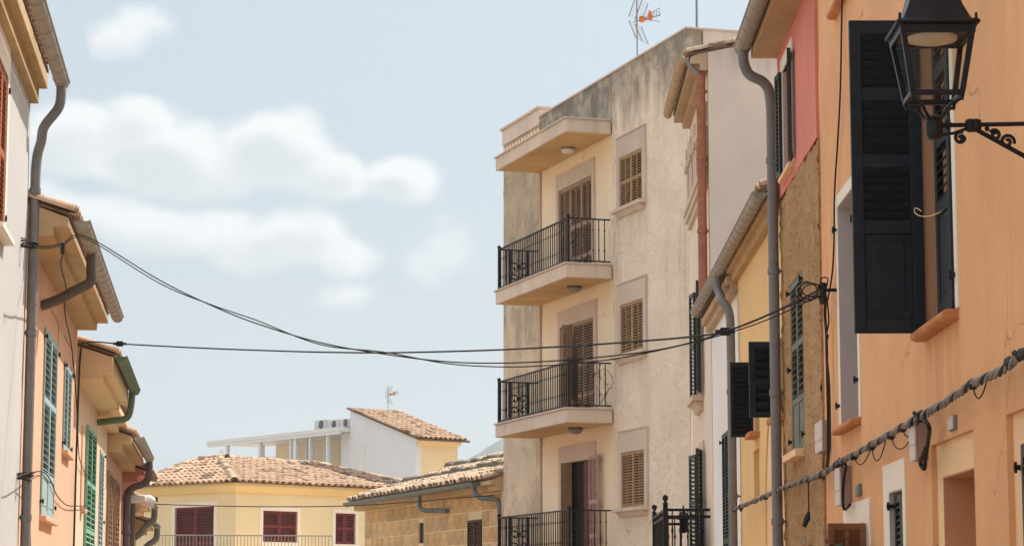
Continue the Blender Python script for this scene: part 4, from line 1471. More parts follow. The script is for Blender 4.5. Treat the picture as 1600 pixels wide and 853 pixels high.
# blocks
protos = []
for q in range(5):
    me = bpy.data.meshes.new('stone_block')
    bm = bmesh.new()
    bmesh.ops.create_cube(bm, size=1)
    for v in bm.verts:
        v.co += Vector((random.uniform(-.012, .012), random.uniform(-.04, .06), random.uniform(-.02, .02)))
    bmesh.ops.bevel(bm, geom=[e for e in bm.edges], offset=.025, segments=1, affect='EDGES')
    bm.to_mesh(me); bm.free()
    me.materials.append(M['stone'])
    protos.append(me)
z = zws - .02
row = 0
wallp = [c for c in sh.children if c.name.startswith('wall')][0]
while z > zws - 3.2:
    hgt = random.choice((.36, .38, .4))
    s = -random.uniform(0, .3)
    while s < S_end - .05:
        w = random.uniform(.5, 1.0)
        s0, s1 = max(.01, s), min(S_end - .01, s + w)
        s += w
        segs = [(s0, s1)]
        for hole in (SWN, SLT):
            if z - hgt < hole[3] and z > hole[2]:
                ns_ = []
                for (p, q) in segs:
                    if q <= hole[0] or p >= hole[1]:
                        ns_.append((p, q))
                    else:
                        if p < hole[0]: ns_.append((p, hole[0]))
                        if q > hole[1]: ns_.append((hole[1], q))
                segs = ns_
        for (p, q) in segs:
            if q - p < .08:
                continue
            o = bpy.data.objects.new('stone_block', random.choice(protos))
            COL.objects.link(o)
            o.parent = wallp
            o.location = ((p + q) / 2, OS - .053 + random.uniform(-.003, .006), z - hgt / 2)
            o.scale = (q - p - .03, .08, hgt - .03)
    z -= hgt
eave(sh, 0.02, S_end + .05, zws, [(.2, .14), (.34, .1)], 'soffit', pitch=17, back=4.2, tiles='tile_old', nrow=13, tp=.3, tr=.125, tover=.12, jit=2.6)
# ridge and mortared verge rows that break up the old roof
rf = [c for c in sh.children if c.name.startswith('roof')][0]
b = MB()
for (d0, lift) in ((1.35, .1), (3.1, .12)):
    oo, zz_ = .34 - d0 * .956, zws + .26 + d0 * math.tan(R(17)) * .956 + lift
    pts = [(S_end * k / 40, oo + random.uniform(-.03, .03), zz_ + random.uniform(-.03, .04)) for k in range(41)]
    b.tube(pts, [random.uniform(.09, .19) for _ in pts], 7)
b.obj('moss_ridge', 'moss', rf, kind='stuff')
gz = zws + .24
gutter(sh, S_end * .0 + .8, S_end - .1, .34 + .12, gz - .03, .1, 'pipe_slate', 1.0)
sx, zx = SH.hit(655, 785, .46)
drainpipe(sh, [(sx, .46, gz - .1), (sx, .46, gz - .3), (sx, .44, gz - .42), (sx - .12, .36, gz - .5), (sx - .5, .1, gz - .52), (sx - .9, -.02, gz - .54)], .06, 'pipe_slate')
sx2 = .75
drainpipe(sh, [(sx2 + .2, .46, gz - .08), (sx2 + .15, .44, gz - .25), (sx2, .35, gz - .38), (sx2 - .35, .12, gz - .42), (.28, .06, gz - .5), (.2, .04, gz - .8), (.2, .04, 2), (.2, .04, 0)], .06, 'pipe_slate')
MB().box(.0, .18, -.2, .03, 0, zws + .25).obj('quoin_pier', 'apt_grey', sh, bevel=.03)

# ================================================================== FAR YELLOW HOUSE
C0 = Vector(((366 - 800) / 3735 * 80, 80))
dr, dl = Vector((.684, .73)).normalized(), Vector((-.73, .684)).normalized()
YR = Frame(C0.x, C0.y, dr.y, -dr.x)          # right facade: s runs back towards the corner, so s<0 goes right
YL = Frame(C0.x, C0.y, -.684, -.73)           # left facade
YB = -.35
yh = thing('yellow_house', 'pale yellow house with maroon shutters and a hipped tile roof across the street end', 'house', YR)
zc = H + 80 * zr(768)
ze = H + 80 * zr(754)
LR = 8.9
LLf = 5.6


def P2(w):
    return YR.local(w)


def in_left(b):                               # convert a mesh built in left-facade coordinates
    b.v = [tuple(YR.local(YL.world(*v))) for v in b.v]
    return b


def Wn(fr, tl, br):
    sa, za = fr.hit(*tl); sb, zb = fr.hit(*br)
    return (min(sa, sb), max(sa, sb), zb, za)


wd = Wn(YL, (274, 793), (333, 905))
w2 = Wn(YR, (411, 797), (464, 847))
w3 = Wn(YR, (524, 801), (555, 850))
kx = skin(-LR, 0, 0, zc + .3, [w2, w3], 0, .3)
kx.obj('wall', 'bg_yellow', yh)
# keep the two facades from sharing their end strips
YLs = [YL.hit(274, 793)[0], YL.hit(228, 780)[0]]
sgn = 1 if YLs[1] > YLs[0] else -1
ys0, ys1 = sorted((sgn * .001, sgn * LLf))
in_left(skin(ys0 - .004, ys1, 0, zc + .3, [wd], .004, .28)).obj('wall', 'bg_yellow', yh)
MB().box(-LR + .35, -.33, -.35, -5.0, 0, zc + .3).obj('house_body', 'bg_yellow', yh)


def trim(fr, w, wd_=.14, left=False, bottom=True):
    b = ring(w[0], w[1], w[2], w[3], wd_, -.03, .02, bottom)
    if left:
        in_left(b)
    b.obj('window_surround', 'white_trim', yh)


trim(YR, w2); trim(YR, w3); trim(YL, wd, .17, True, False)


def ymarr(w, left, n, cols):
    wid = (w[1] - w[0]) / n
    for k in range(n):
        b = leaf(yh, (w[0] + wid * k + .01, -.06, w[2]), wid - .02, w[3] - w[2], 0, 'shut_maroon', panels=[(0, .5, 'slat'), (.5, 1, 'slat')], cols=cols, pitch=.08, stile=.06, rail=.08)
        if left:
            wpt = YL.world(w[0] + wid * k + .01, -.06, w[2])
            b.location = YR.local(wpt)
            b.rotation_euler = (0, 0, YL.rot - YR.rot)


ymarr(w2, False, 2, 1); ymarr(w3, False, 2, 1); ymarr(wd, True, 2, 1)
for w, lf_ in ((w2, False), (w3, False), (wd, True)):
    b = MB().box(w[0], w[1], -.2, -.15, w[2], w[3])
    if lf_: in_left(b)
    b.obj('window_pane', 'glass', yh)
# cornice on both sides
cor = [(-.1, zc - .02), (.12, zc), (.3, ze - .1), (.3, ze), (-.1, ze)]
def mitred(s_free, sign):
    m_ = MB()
    n_ = len(cor)
    m_.add([(s_free, q[0], q[1]) for q in cor] + [(sign * q[0], q[0], q[1]) for q in cor], [tuple(range(n_)), tuple(range(n_, 2 * n_))] + [(i, (i + 1) % n_, n_ + (i + 1) % n_, n_ + i) for i in range(n_)])
    return m_


mitred(-LR - .3, 1).obj('eave_cornice', 'bg_fascia', yh)
in_left(mitred(LLf, -1)).obj('eave_cornice', 'bg_fascia', yh)
# hipped roof
OV = .42
c_out = C0 - dl * 0 + (Vector((dr.y, -dr.x)) * OV) + (Vector((-dl.y, dl.x)) * OV)
zr_ = H + 84.5 * zr(717)
rg = C0 + dr * 2.53 + dl * 3.88
rgR = C0 + dr * 7.2 + dl * 3.88
rgL = rg + dl * 1.1
eR = C0 + dr * (LR + .3) + Vector((dr.y, -dr.x)) * OV
eL = C0 + dl * LLf + Vector((-dl.y, dl.x)) * OV


def L3_(p, z):
    return YR.local((p.x, p.y, z))


pc, pr_, prR, prL, peR, peL = L3_(c_out, ze), L3_(rg, zr_), L3_(rgR, zr_ - .05), L3_(rgL, zr_), L3_(eR, ze), L3_(eL, ze)
bk = L3_(rgR + dl * 4.2, ze); bkL = L3_(C0 + dl * 8.4 + dr * 1, ze)
b = MB()
dz = Vector((0, 0, .06))
b.add([pc, peR, prR, pr_, prL, peL, bk, bkL], [(0, 1, 2, 3), (0, 3, 4, 5), (1, 6, 2), (2, 6, 7, 4, 3), (4, 7, 5)])
roof = b.obj('roof', 'under', yh, smooth=False)


def plane_tiles(a, u_dir, ridge_pt, u_rng, pitch, row, r, mat, budget, ln, rc=None, name=None):
    u = u_dir.normalized()
    n_ = u.cross(ridge_pt - a).normalized()
    v = n_.cross(u)
    if v.z < 0:
        v = -v
    return roof_tiles(roof, a + v * -.08, u, v, u_rng, ln, pitch, row, r, mat, budget), v


uL = (peL - pc); uLn = uL.normalized()
hipx = (pr_ - pc).dot(uLn)
vl = ((pr_ - pc) - uLn * hipx).length
cnt, _ = plane_tiles(pc, uL, pr_, lambda d: (.1 + hipx * min(1, d / vl), uL.length - .05 - max(0, (uL.length - (prL - pc).dot(uLn)) * min(1, d / vl))), .3, .36, .125, 'tile', 90, int(vl / .36) + 1)
uR = (peR - pc); uRn = uR.normalized()
hipr = (pr_ - pc).dot(uRn)
vr = ((pr_ - pc) - uRn * hipr).length
endR = uR.length - (prR - pc).dot(uRn)
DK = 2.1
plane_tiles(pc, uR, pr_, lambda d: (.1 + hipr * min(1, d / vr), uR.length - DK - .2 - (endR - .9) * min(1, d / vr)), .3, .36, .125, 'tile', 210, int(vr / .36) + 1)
plane_tiles(pc, uR, pr_, lambda d: (uR.length - DK + .05 - (endR - .9) * min(1, d / vr), uR.length - .05 - endR * min(1, d / vr)), .3, .36, .125, 'tile_dark', 0, int(vr / .36) + 1)  # white house's shadow painted in as darker tiles


def ridge_tiles(a, b_, par, r=.15, L=.42, mat='tile_old'):
    d = (b_ - a)
    n_ = int(d.length / (L * .85))
    v = d.normalized()
    u = v.cross(Vector((0, 0, 1))).normalized()
    w = u.cross(v)
    proto = None
    for k in range(n_ + 1):
        mt = Matrix((u, v, w)).transposed().to_4x4()
        if mt.determinant() < 0:
            mt = Matrix((-u, v, w)).transposed().to_4x4()
        mt.translation = a + v * (k * L * .85) + Vector((0, 0, .05 + random.uniform(-.015, .02)))
        if proto is None:
            proto = tile_mesh(MB(), r, L, .9).obj('ridge_tile', mat, par)
            o = proto
        else:
            o = proto.copy(); COL.objects.link(o); o.parent = par
        o.matrix_local = mt


ridge_tiles(pc, pr_, roof); ridge_tiles(pr_, prR, roof); ridge_tiles(prL, pr_, roof); ridge_tiles(peL, prL, roof); ridge_tiles(peR, prR, roof)
# balcony railing in front of it
zrl = H + 79 * zr(836)
aR, bR = at(243, 836, 78.5), at(519, 838, 79.5)
la, lb = YR.local((aR.x, aR.y, 0)), YR.local((bR.x, bR.y, 0))
b = MB()
for z in (zrl, zrl - .85):
    b.tube([(la.x, la.y, z), (lb.x, lb.y, z)], .02, 6)
rl = b.obj('railing', 'zinc', yh)
bal = MB().tube([(0, 0, -.85), (0, 0, 0)], .011, 5).obj('baluster', 'zinc', rl)
nb = 52
for k in range(nb + 1):
    t = k / nb
    p = la.lerp(lb, t)
    if k == 0:
        bal.location = (p.x, p.y, zrl)
    else:
        copy_of(bal, rl, (p.x, p.y, zrl))
pm, pn = la.lerp(lb, .5), (la - lb).normalized()
b = MB(); dd = Vector((-pn.y, pn.x, 0))
if YR.world(dd.x, dd.y, 0).y < YR.world(0, 0, 0).y: dd = -dd
vs = [la, lb, lb + dd * 3.2, la + dd * 3.2]
b.add([(v.x, v.y, zrl - .9) for v in vs] + [(v.x, v.y, zrl - 1.08) for v in vs], [(0, 1, 2, 3), (7, 6, 5, 4), (0, 1, 5, 4), (1, 2, 6, 5), (2, 3, 7, 6), (3, 0, 4, 7)])
b.obj('balcony_slab', 'bg_fascia', yh)

# ================================================================== FAR WHITE HOUSE with pergola
WP = at(650, 700, 95)
WF = Frame(WP.x, WP.y, -.8, -.6)
wh = thing('white_house', 'white house with a mono-pitch tile roof rising behind the yellow house', 'house', WF)
sW = WF.hit(547, 660)[0]
zl, zh = WF.zy(0, 684), WF.zy(sW, 640)
DW = 2.05
b = MB(); b.prism_o([(0, 0), (sW, 0), (sW, zh), (0, zl)], 0, -.25); b.obj('wall', 'bg_white', wh, label='white side wall')
MB().box(-.0, .2, -.252, -DW, 0, zl).obj('wall', 'bg_cream', wh, label='pale yellow end wall')
b = MB(); b.prism_o([(.21, 0), (sW, 0), (sW, zh - .02), (.21, zl - .02)], -.253, -DW); b.obj('house_body', 'bg_white', wh)
MB().prism_o([(-.25, zl - .22), (.01, zl - .3), (.01, zl - .02), (-.3, zl - .1)], -.02, -DW - .0).obj('eave_cornice', 'bg_cream', wh)
dws = Wn(WF, (552, 699), (567, 780))
MB().box(dws[0], dws[1], -.02, .012, dws[2], dws[3]).obj('door', 'white_metal', wh)
ring(dws[0], dws[1], dws[2], dws[3], .1, .0, .022, False).obj('door_frame', 'bg_white', wh)
sl = (zh - zl) / sW
b = MB(); b.prism_o([(-.38, zl - .38 * sl - .0), (sW + .12, zh + .12 * sl), (sW + .12, zh + .12 * sl + .07), (-.38, zl - .38 * sl + .07)], .1, -DW - .35)
roofw = b.obj('roof', 'under', wh)
vv = Vector((1, 0, sl)).normalized()
roof_tiles(roofw, (-.42, -DW - .3, zl - .42 * sl + .07), (0, 1, 0), vv, lambda d: (0.1, DW + .36), int((sW + .5) / .36), .24, .36, .11, 'tile', 0)
# small aerial
asx, az_ = WF.hit(600, 642, -1.0)
aw = WF.world(asx, -1.2, zl + asx * sl + .05)
aerial('small television aerial on the white house roof', aw, H + aw.y * zr(606) - aw.z, H + aw.y * zr(617) - aw.z, .62, R(-18))
# terrace building with pergola
tb = thing('roof_terrace', 'white roof terrace pergola with slim columns beside the white house', 'pergola', WF, sW, 0, 0)
s_end = WF.hit(322, 690, .6)[0] - sW


def T(px, py, o):
    s_, z_ = WF.hit(px, py, o)
    return s_ - sW, z_


zt0 = T(322, 693, .6)[1]
zt1 = T(500, 678, .6)[1]
zp = (zt0 + zt1) / 2
MB().box(.02, s_end, -2.2, .6, zp, zp + .17).obj('pergola_slab', 'white_metal', tb, bevel=.01)
MB().box(-.01 + .02, s_end - .1, .45, .58, zp - .12, zp - .002).obj('pergola_beam', 'white_metal', tb)
colx = [(347, -1.6, .12), (356, .4, .12), (407, .45, .16), (411, -1.6, .1), (455, .45, .08), (462, .45, .22), (480, -.4, .08), (485, .45, .09), (489, .2, .07), (508, -.4, .09), (512, .45, .09), (516, -.1, .07)]
col0 = None
for (px, o, w) in colx:
    s_, _ = T(px, 700, o)
    c = MB().box(s_ - w / 2 - .01, s_ + w / 2 + .01, o - .06, o + .06, zp - 3.2, zp - .003).obj('column', 'white_metal', tb)
f0, f1 = T(533, 700, -2.0)[0], T(431, 700, -2.0)[0]
fw = T(533, 700, -.1)[0]
MB().box(fw + .01, f1, -2.2, -2.0, zp - 3, zp - .01).obj('terrace_wall', 'bg_beige', tb)
MB().box(.03, fw, -2.2, -.1, zp - 3, zp - .01).obj('terrace_wall', 'bg_white', tb)
MB().box(f1 - .9, f1 + .0, -2.6, -2.21, zp - 3, zp + .45).obj('terrace_wall', 'bg_white', tb)
MB().box(0.05, s_end - .6, -2.4, .5, zp - 3.4, zp - 3.1).obj('terrace_floor', 'bg_white', tb)
MB().box(.05, s_end - 3.6, -2.39, .2, 0, zp - 3.41).obj('house_body', 'bg_white', tb)
labs = ['air conditioning unit, left one of the three on the white terrace roof', 'air conditioning unit, middle one of the three on the white terrace roof', 'air conditioning unit nearest the white house wall on the terrace roof']
for k, (pa, pb_) in enumerate(((491, 509), (511, 529), (531, 546))):
    sa, sb = T(pa, 665, .0)[0], T(pb_, 665, .0)[0]
    zt_ = H + WF.world(sW + sa, 0).y * zr(657 if k < 2 else 655) - zp - .17
    u = thing('air_conditioner', labs[k], 'air conditioner', WF, sW + (sa + sb) / 2, 0, zp + .17, 'air conditioners on the terrace roof')
    w = abs(sb - sa)
    MB().box(-w / 2, w / 2, -.35, 0, .04, zt_).obj('casing', 'ac_grey', u, bevel=.01)
    MB().box(-w / 2 + .06, w / 2 - .06, -.3, -.02, -.005, .039).obj('feet', 'grey_metal', u)
    fz = .04 + (zt_ - .04) / 2
    rr = min(w * .36, zt_ * .4)
    cx = -w * .1
    ring_ = []
    gr = MB()
    vs = [(cx + rr * math.cos(q * math.pi / 10), y, fz + rr * math.sin(q * math.pi / 10)) for y in (-.01, .012) for q in range(20)]
    gr.add(vs, [tuple(range(20)), tuple(range(20, 40))] + [(q, (q + 1) % 20, 20 + (q + 1) % 20, 20 + q) for q in range(20)])
    g_ = gr.obj('fan_grille', 'pipe_dark', u)
    hb = MB()
    for q in range(3):
        a_ = q * math.pi / 3
        hb.tube([(cx - rr * math.cos(a_), .02, fz - rr * math.sin(a_)), (cx + rr * math.cos(a_), .02, fz + rr * math.sin(a_))], .012, 4)
    hb.obj('fan_guard', 'grey_metal', u)
# ================================================================== LEFT ROW
L0 = Frame(-2.1, 0, 1, .121)


def cut(px, py):
    return L0.hit(px, py)[0]


c0, c1, c2, c25, c3, c4, c5, c6 = [cut(*p) for p in ((29, 820), (114, 800), (148, 800), (165, 800), (190, 810), (200, 820), (207, 830), (213, 840))]


def lhouse(label, s_far, s_near, zw, steps, wall, soff, holes, top_back=5, gut=None, tiles='tile', verge=True, pitch=17, tr=.085, nrow=4):
    """house on the left row; local s = 0 at the far end, growing towards the camera"""
    fr = L0.shifted(s_far)
    L = s_near - s_far
    h = thing('house', label, 'house', fr)
    skin(0, L, 0, zw, holes(fr) if callable(holes) else holes, 0, .3, .35, .006, L).obj('wall', wall, h)
    body(h, 0, L, zw, 5, wall)
    oe, zt = eave(h, 0, L, zw, steps, soff, tiles=tiles, pitch=pitch, verge=L - .05 if verge else None, tr=tr, nrow=nrow)
    return h, fr, L, oe, zt


# ---------------- near white house
frA = L0.shifted(c0)
zwA = frA.hit(44.5, 154)[1]
wa0 = frA.hit(8.5, 240)[0]
WAi = (wa0, wa0 + .95, frA.zy(wa0, 374), frA.zy(wa0, 122))
hA, frA, LA, oe, zt = lhouse('white plastered house nearest on the left with an orange wooden shutter', c0, c0 + 23, zwA, [(.085, .16), (.17, .15)], 'l_white', 'soffit', [WAi], verge=False, tr=.08)
b = ring(WAi[0], WAi[1], WAi[2], WAi[3], .14, -.05, .012, bottom=False, wt=.3)
b.obj('window_surround', 'white_trim', hA, bevel=.004)
simple_window(hA, *WAi, .2)
closed_pair(hA, WAi[0] + .01, WAi[1] - .01, WAi[2] + .01, WAi[3] - .01, -.02, 'shut_orange', 2, panels=[(0, .5, 'slat'), (.5, 1, 'slat')], pitch=.05, stile=.06, rail=.07)
sill(hA, WAi[0], WAi[1], WAi[2], 'white_trim', .08, .05, .1, .02)
hinge_pins(hA, [(WAi[0] - .03, .0, WAi[3] - .12), (WAi[0] - .03, .0, WAi[2] + .2)])
zt -= .1
gutter(hA, .0, LA, oe + .15, zt - .0, .075, 'zinc_warm', .55)
drainpipe(hA, [(.12, oe + .15, zt - .06), (.12, oe + .15, zt - .18), (.1, oe + .12, zt - .3), (.04, oe - .02, zt - .48), (-.02, .12, zt - .62), (-.03, .075, zt - .85), (-.03, .07, zt - 1.4), (-.03, .07, 4), (-.03, .07, 2.2), (-.03, .07, 0)], .052, 'pipe_grey',
          [(-.03, .07, z) for z in (zt - 1.15, 4.35, 2.45)])

# ---------------- light orange house
def win_l(fr, pxn, pxf, py_top, py_bot):
    s1, s0 = fr.hit(pxn, (py_top + py_bot) / 2)[0], fr.hit(pxf, (py_top + py_bot) / 2)[0]
    m = (s0 + s1) / 2
    return (s0, s1, fr.zy(m, py_bot), fr.zy(m, py_top))


frB = L0.shifted(c1)
zwB = frB.hit(126.5, 524)[1]
zwB = (zwB + frB.hit(75, 432)[1]) / 2
B1 = win_l(frB, 65, 85, 526, 808)
B2 = win_l(frB, 98, 109, 572, 706)
hB, frB, LB, oe, zt = lhouse('salmon orange house with a deep boarded eave and two pale mint shutters', c1, c0 - .02, zwB, [(.27, .1), (.42, .1)], 'l_orange', 'soffit', [B1, B2], tr=.09, nrow=5)
for W in (B1, B2):
    closed_pair(hB, W[0] + .01, W[1] - .01, W[2], W[3], .0, 'shut_mint', 2, panels=[(0, .22, 'panel'), (.22, .62, 'slat'), (.62, 1, 'slat')] if W is B1 else [(0, 1, 'slat')], pitch=.075, stile=.06, rail=.07, th=.045, cover=.36)
    pane(hB, W[0], W[1], W[2], W[3], -.2)
    sill(hB, W[0], W[1], W[2] - .01, 'l_orange', .06, .06, .0, .02)
    hinge_pins(hB, [(s, .02, W[2] + f * (W[3] - W[2])) for s in (W[0] - .02, W[1] + .02) for f in (.07, .95)])
    bb = MB(); bb.box(W[0] - .212, W[0] - .2, -.005, .009, W[2], W[3] + .3); bb.box(W[0] - .22, W[1] + .2, -.005, .012, W[3] + .3, W[3] + .312)
    bb.obj('surround_groove', 'soffit', hB)
gutter(hB, .02, LB - .15, oe + .13, zt - .03, .08, 'zinc_warm', .5)
sp_ = frB.hit(72, 465)[0]
sp_ = min(max(sp_, .5), LB - .5)
gs = frB.hit(143, 408, oe + .13)[0]
drainpipe(hB, [(gs, oe + .13, zt - .06), (gs, oe + .13, zt - .26), (gs, oe + .12, zt - .42), (gs, oe - .05, zt - .52), (gs, .2, zt - .62), (gs, .0, zt - .7)], .06, 'pipe_dark', n=10)

# ---------------- cream house, green gutter
frC = L0.shifted(c2)
zwC = frC.hit(140, 624)[1]
C1_ = win_l(frC, 131, 145, 672, 900)
hC, frC, LC, oe, zt = lhouse('cream house with a moulded eave and green gutter', c2, c1 - .02, zwC, [(.36, .1), (.5, .22)], 'l_cream', 'soffit_cream', [C1_], tr=.085)
closed_pair(hC, C1_[0] + .01, C1_[1] - .01, C1_[2], C1_[3], .02, 'shut_green', 2, panels=[(0, .3, 'slat'), (.3, .62, 'slat'), (.62, 1, 'slat')], pitch=.075, stile=.06, th=.05)
pane(hC, *C1_, -.2)
C0s = frC.hit(127, 780)[0]
MB().box(C0s - .3, C0s + .35, -.02, .02, frC.zy(C0s, 793), frC.zy(C0s, 667)).obj('blind_panel', 'l_orange', hC)
sill(hC, C0s - .2, C0s + .25, frC.zy(C0s, 795), 'l_orange', .06, .06, .0, .02)
gutter(hC, .0, LC - .1, oe + .1, zt - .0, .085, 'green_gutter', .28)
drainpipe(hC, [(.5, oe + .08, zt - .05), (.48, oe + .06, zt - .3), (.45, oe + .0, zt - .48), (.4, .3, zt - .52), (.35, .03, zt - .55)], .055, 'green_gutter', k=4)

frC2 = L0.shifted(c25)
zwC2 = zwC - .1
D1_ = win_l(frC2, 154, 160, 705, 860)
hC2, frC2, LC2, oe, zt = lhouse('narrow cream house front between the green gutter and the pink house', c25, c2 - .02, zwC2, [(.2, .1), (.35, .12)], 'l_cream', 'soffit_cream', [D1_], tr=.085)
closed_pair(hC2, D1_[0] + .01, D1_[1] - .01, D1_[2], D1_[3], .0, 'shut_mint', 2, pitch=.08, stile=.06)
pane(hC2, *D1_, -.2)
hinge_pins(hC2, [(D1_[0] - .02, .02, D1_[3] - .05), (D1_[0] - .02, .02, D1_[2] + .5)])

# ---------------- pink house
frD = L0.shifted(c3)
zwD = frD.hit(180, 722)[1]
E1 = win_l(frD, 165.5, 171, 738, 900)
E2 = win_l(frD, 176, 182, 752, 900)
hD, frD, LD, oe, zt = lhouse('pale pink house with two slim shutters and a dark swan-neck drainpipe', c3, c25 - .02, zwD, [(.26, .14), (.42, .14)], 'l_pink', 'soffit', [E1, E2], tr=.085)
for W in (E1, E2):
    closed_pair(hD, W[0] + .01, W[1] - .01, W[2], W[3], .03, 'shut_taupe', 2, pitch=.09, stile=.06, th=.05)
    pane(hD, *W, -.2)
gutter(hD, .0, LD - .2, oe + .12, zt - .02, .09, 'zinc_warm', .7)
drainpipe(hD, [(.15, oe + .12, zt - .1), (.15, oe + .12, zt - .35), (.12, oe + .05, zt - .52), (.08, oe - .15, zt - .6), (.02, .16, zt - .68), (-.05, .1, zt - .9), (-.05, .1, 2), (-.05, .1, 0)], .075, 'pipe_dark', [(-.05, .1, 3.0), (-.05, .1, 1.4)])

# ---------------- rose house and two more beyond
frE = L0.shifted(c4)
zwE = frE.hit(197, 758)[1]
hE, frE, LE, oe, zt = lhouse('small rose house with a low tiled eave', c4, c3 - .02, zwE, [(.3, .12), (.45, .1)], 'l_rose', 'l_rose', [], tr=.085)
gutter(hE, .0, LE - .1, oe + .1, zt - .02, .07, 'shut_brown', .7)
drainpipe(hE, [(.1, .09, zwE - .3), (.1, .09, 2), (.1, .09, 0)], .07, 'pipe_dark')
frG = L0.shifted(c5)
zwG = frG.hit(206, 805)[1]
hG, frG, LG, oe, zt = lhouse('far cream house, upper of the two last hooked drainpipes on the left', c5, c4 - .02, zwG, [(.25, .1), (.4, .1)], 'l_cream', 'soffit_cream', [], tr=.085)
gutter(hG, .0, LG - .1, oe + .1, zt - .02, .07, 'pipe_slate', .7)
drainpipe(hG, [(.3, oe + .1, zt - .05), (.3, oe + .08, zt - .3), (.28, oe - .1, zt - .45), (.25, .2, zt - .6), (.2, .05, zt - .72)], .075, 'pipe_slate')
frH = L0.shifted(c6)
zwH = frH.hit(212, 835)[1]
hH, frH, LH, oe, zt = lhouse('farthest ochre house, lower of the two last hooked drainpipes on the left', c6, c5 - .02, zwH, [(.25, .1), (.4, .1)], 'l_cream', 'soffit', [], tr=.085)
gutter(hH, .0, LH - .1, oe + .1, zt - .02, .07, 'pipe_slate', .7)
drainpipe(hH, [(.3, oe + .1, zt - .05), (.3, oe + .08, zt - .3), (.28, oe - .1, zt - .45), (.25, .2, zt - .55), (.2, .05, zt - .6)], .075, 'pipe_slate')
# flood lamp on the far eave
sF, zF = frG.hit(219, 781, .35)
fl_ = thing('flood_lamp', 'white flood lamp and fittings on the far eave of the left row', 'lamp', frG, sF, .35, zF)
MB().box(-.3, .3, -.3, .12, -.05, .1).obj('bracket', 'white_stuff', fl_, bevel=.03)
MB().tube([(0, .0, .0), (0, .16, -.01), (0, .3, -.06)], [.09, .13, .1], 10).obj('lamp_head', 'white_stuff', fl_)
MB().tube([(0, .3, .02), (0, .36, .02)], .05, 8).obj('cable_gland', 'cable', fl_)

# ================================================================== STREET LAMP
YLm = 10.6
wx = R0.world(YLm).x
lc = at(1459, 150, YLm)
lt = thing('street_lamp', 'black four-sided lantern on a scrolled iron wall bracket', 'street lamp', R0, YLm, 0, 0)
ll = R0.local(lc); ll.x -= YLm                 # lamp centre in local coordinates (s, o, z)
cs, co_ = 0.0, ll.y


def zL(py):
    return H + YLm * zr(py)


zcan, zbot, zhub = zL(49), zL(152), zL(200)
hw = .185
# canopy: thin skirt plate, stepped eaves, concave pyramid
def square_loft(rings, cap0=True, cap1=True):
    b = MB()
    vs = []
    for (h_, z) in rings:
        vs += [(cs - h_, co_ - h_, z), (cs + h_, co_ - h_, z), (cs + h_, co_ + h_, z), (cs - h_, co_ + h_, z)]
    fs = []
    for i in range(len(rings) - 1):
        for k in range(4):
            fs.append((i * 4 + k, i * 4 + (k + 1) % 4, i * 4 + 4 + (k + 1) % 4, i * 4 + 4 + k))
    if cap0: fs.append((3, 2, 1, 0))
    n_ = len(rings) * 4 - 4
    if cap1: fs.append((n_, n_ + 1, n_ + 2, n_ + 3))
    return b.add(vs, fs)


square_loft([(hw * .8, zcan + .0), (hw, zcan - .004), (hw + .006, zcan + .006), (hw - .004, zcan + .018), (hw * .84, zcan + .026), (hw * .8, zcan + .04), (hw * .66, zcan + .1), (hw * .57, zcan + .16), (hw * .5, zcan + .22), (hw * .3, zcan + .27), (hw * .28, zcan + .31)]).obj('lamp_canopy', 'lamp_iron', lt, bevel=.003)
MB().lathe([(.045, 0), (.06, .03), (.05, .05), (.02, .07), (.035, .1), (.02, .13), (.004, .16)], (cs, co_, zcan + .31), 12).obj('finial', 'lamp_iron', lt)
for sx_ in (-1, 1):
    for sy_ in (-1, 1):
        b = MB()
        b.tube([(cs + sx_ * hw * .93, co_ + sy_ * hw * .93, zcan + .01), (cs + sx_ * hw * .93, co_ + sy_ * hw * .93, zcan + .045)], .007, 6)
        b.obj('canopy_pin', 'lamp_iron', lt)
tw, bw = hw * .87, hw * .6
posts = None
for sx_ in (-1, 1):
    for sy_ in (-1, 1):
        p = MB()
        A = Vector((cs + sx_ * tw, co_ + sy_ * tw, zcan)); B = Vector((cs + sx_ * bw, co_ + sy_ * bw, zbot))
        e = .013
        vs = []
        for q in (A, B):
            vs += [q + Vector((-e, -e, 0)), q + Vector((e, -e, 0)), q + Vector((e, e, 0)), q + Vector((-e, e, 0))]
        p.add(vs, [(0, 1, 2, 3), (4, 5, 6, 7), (0, 1, 5, 4), (1, 2, 6, 5), (2, 3, 7, 6), (3, 0, 4, 7)])
        p.obj('corner_post', 'lamp_iron', lt, bevel=.003)


def sq_ring(h_, z, wz, t=.011, zz_=None):
    b = MB()
    b.box(cs - h_ - t, cs + h_ + t, co_ - h_ - t, co_ - h_ + t, z - wz, z + wz)
    b.box(cs - h_ - t, cs + h_ + t, co_ + h_ - t, co_ + h_ + t, z - wz, z + wz)
    b.box(cs - h_ - t, cs - h_ + t, co_ - h_ + t, co_ + h_ - t, z - wz, z + wz)
    b.box(cs + h_ - t, cs + h_ + t, co_ - h_ + t, co_ + h_ - t, z - wz, z + wz)
    return b


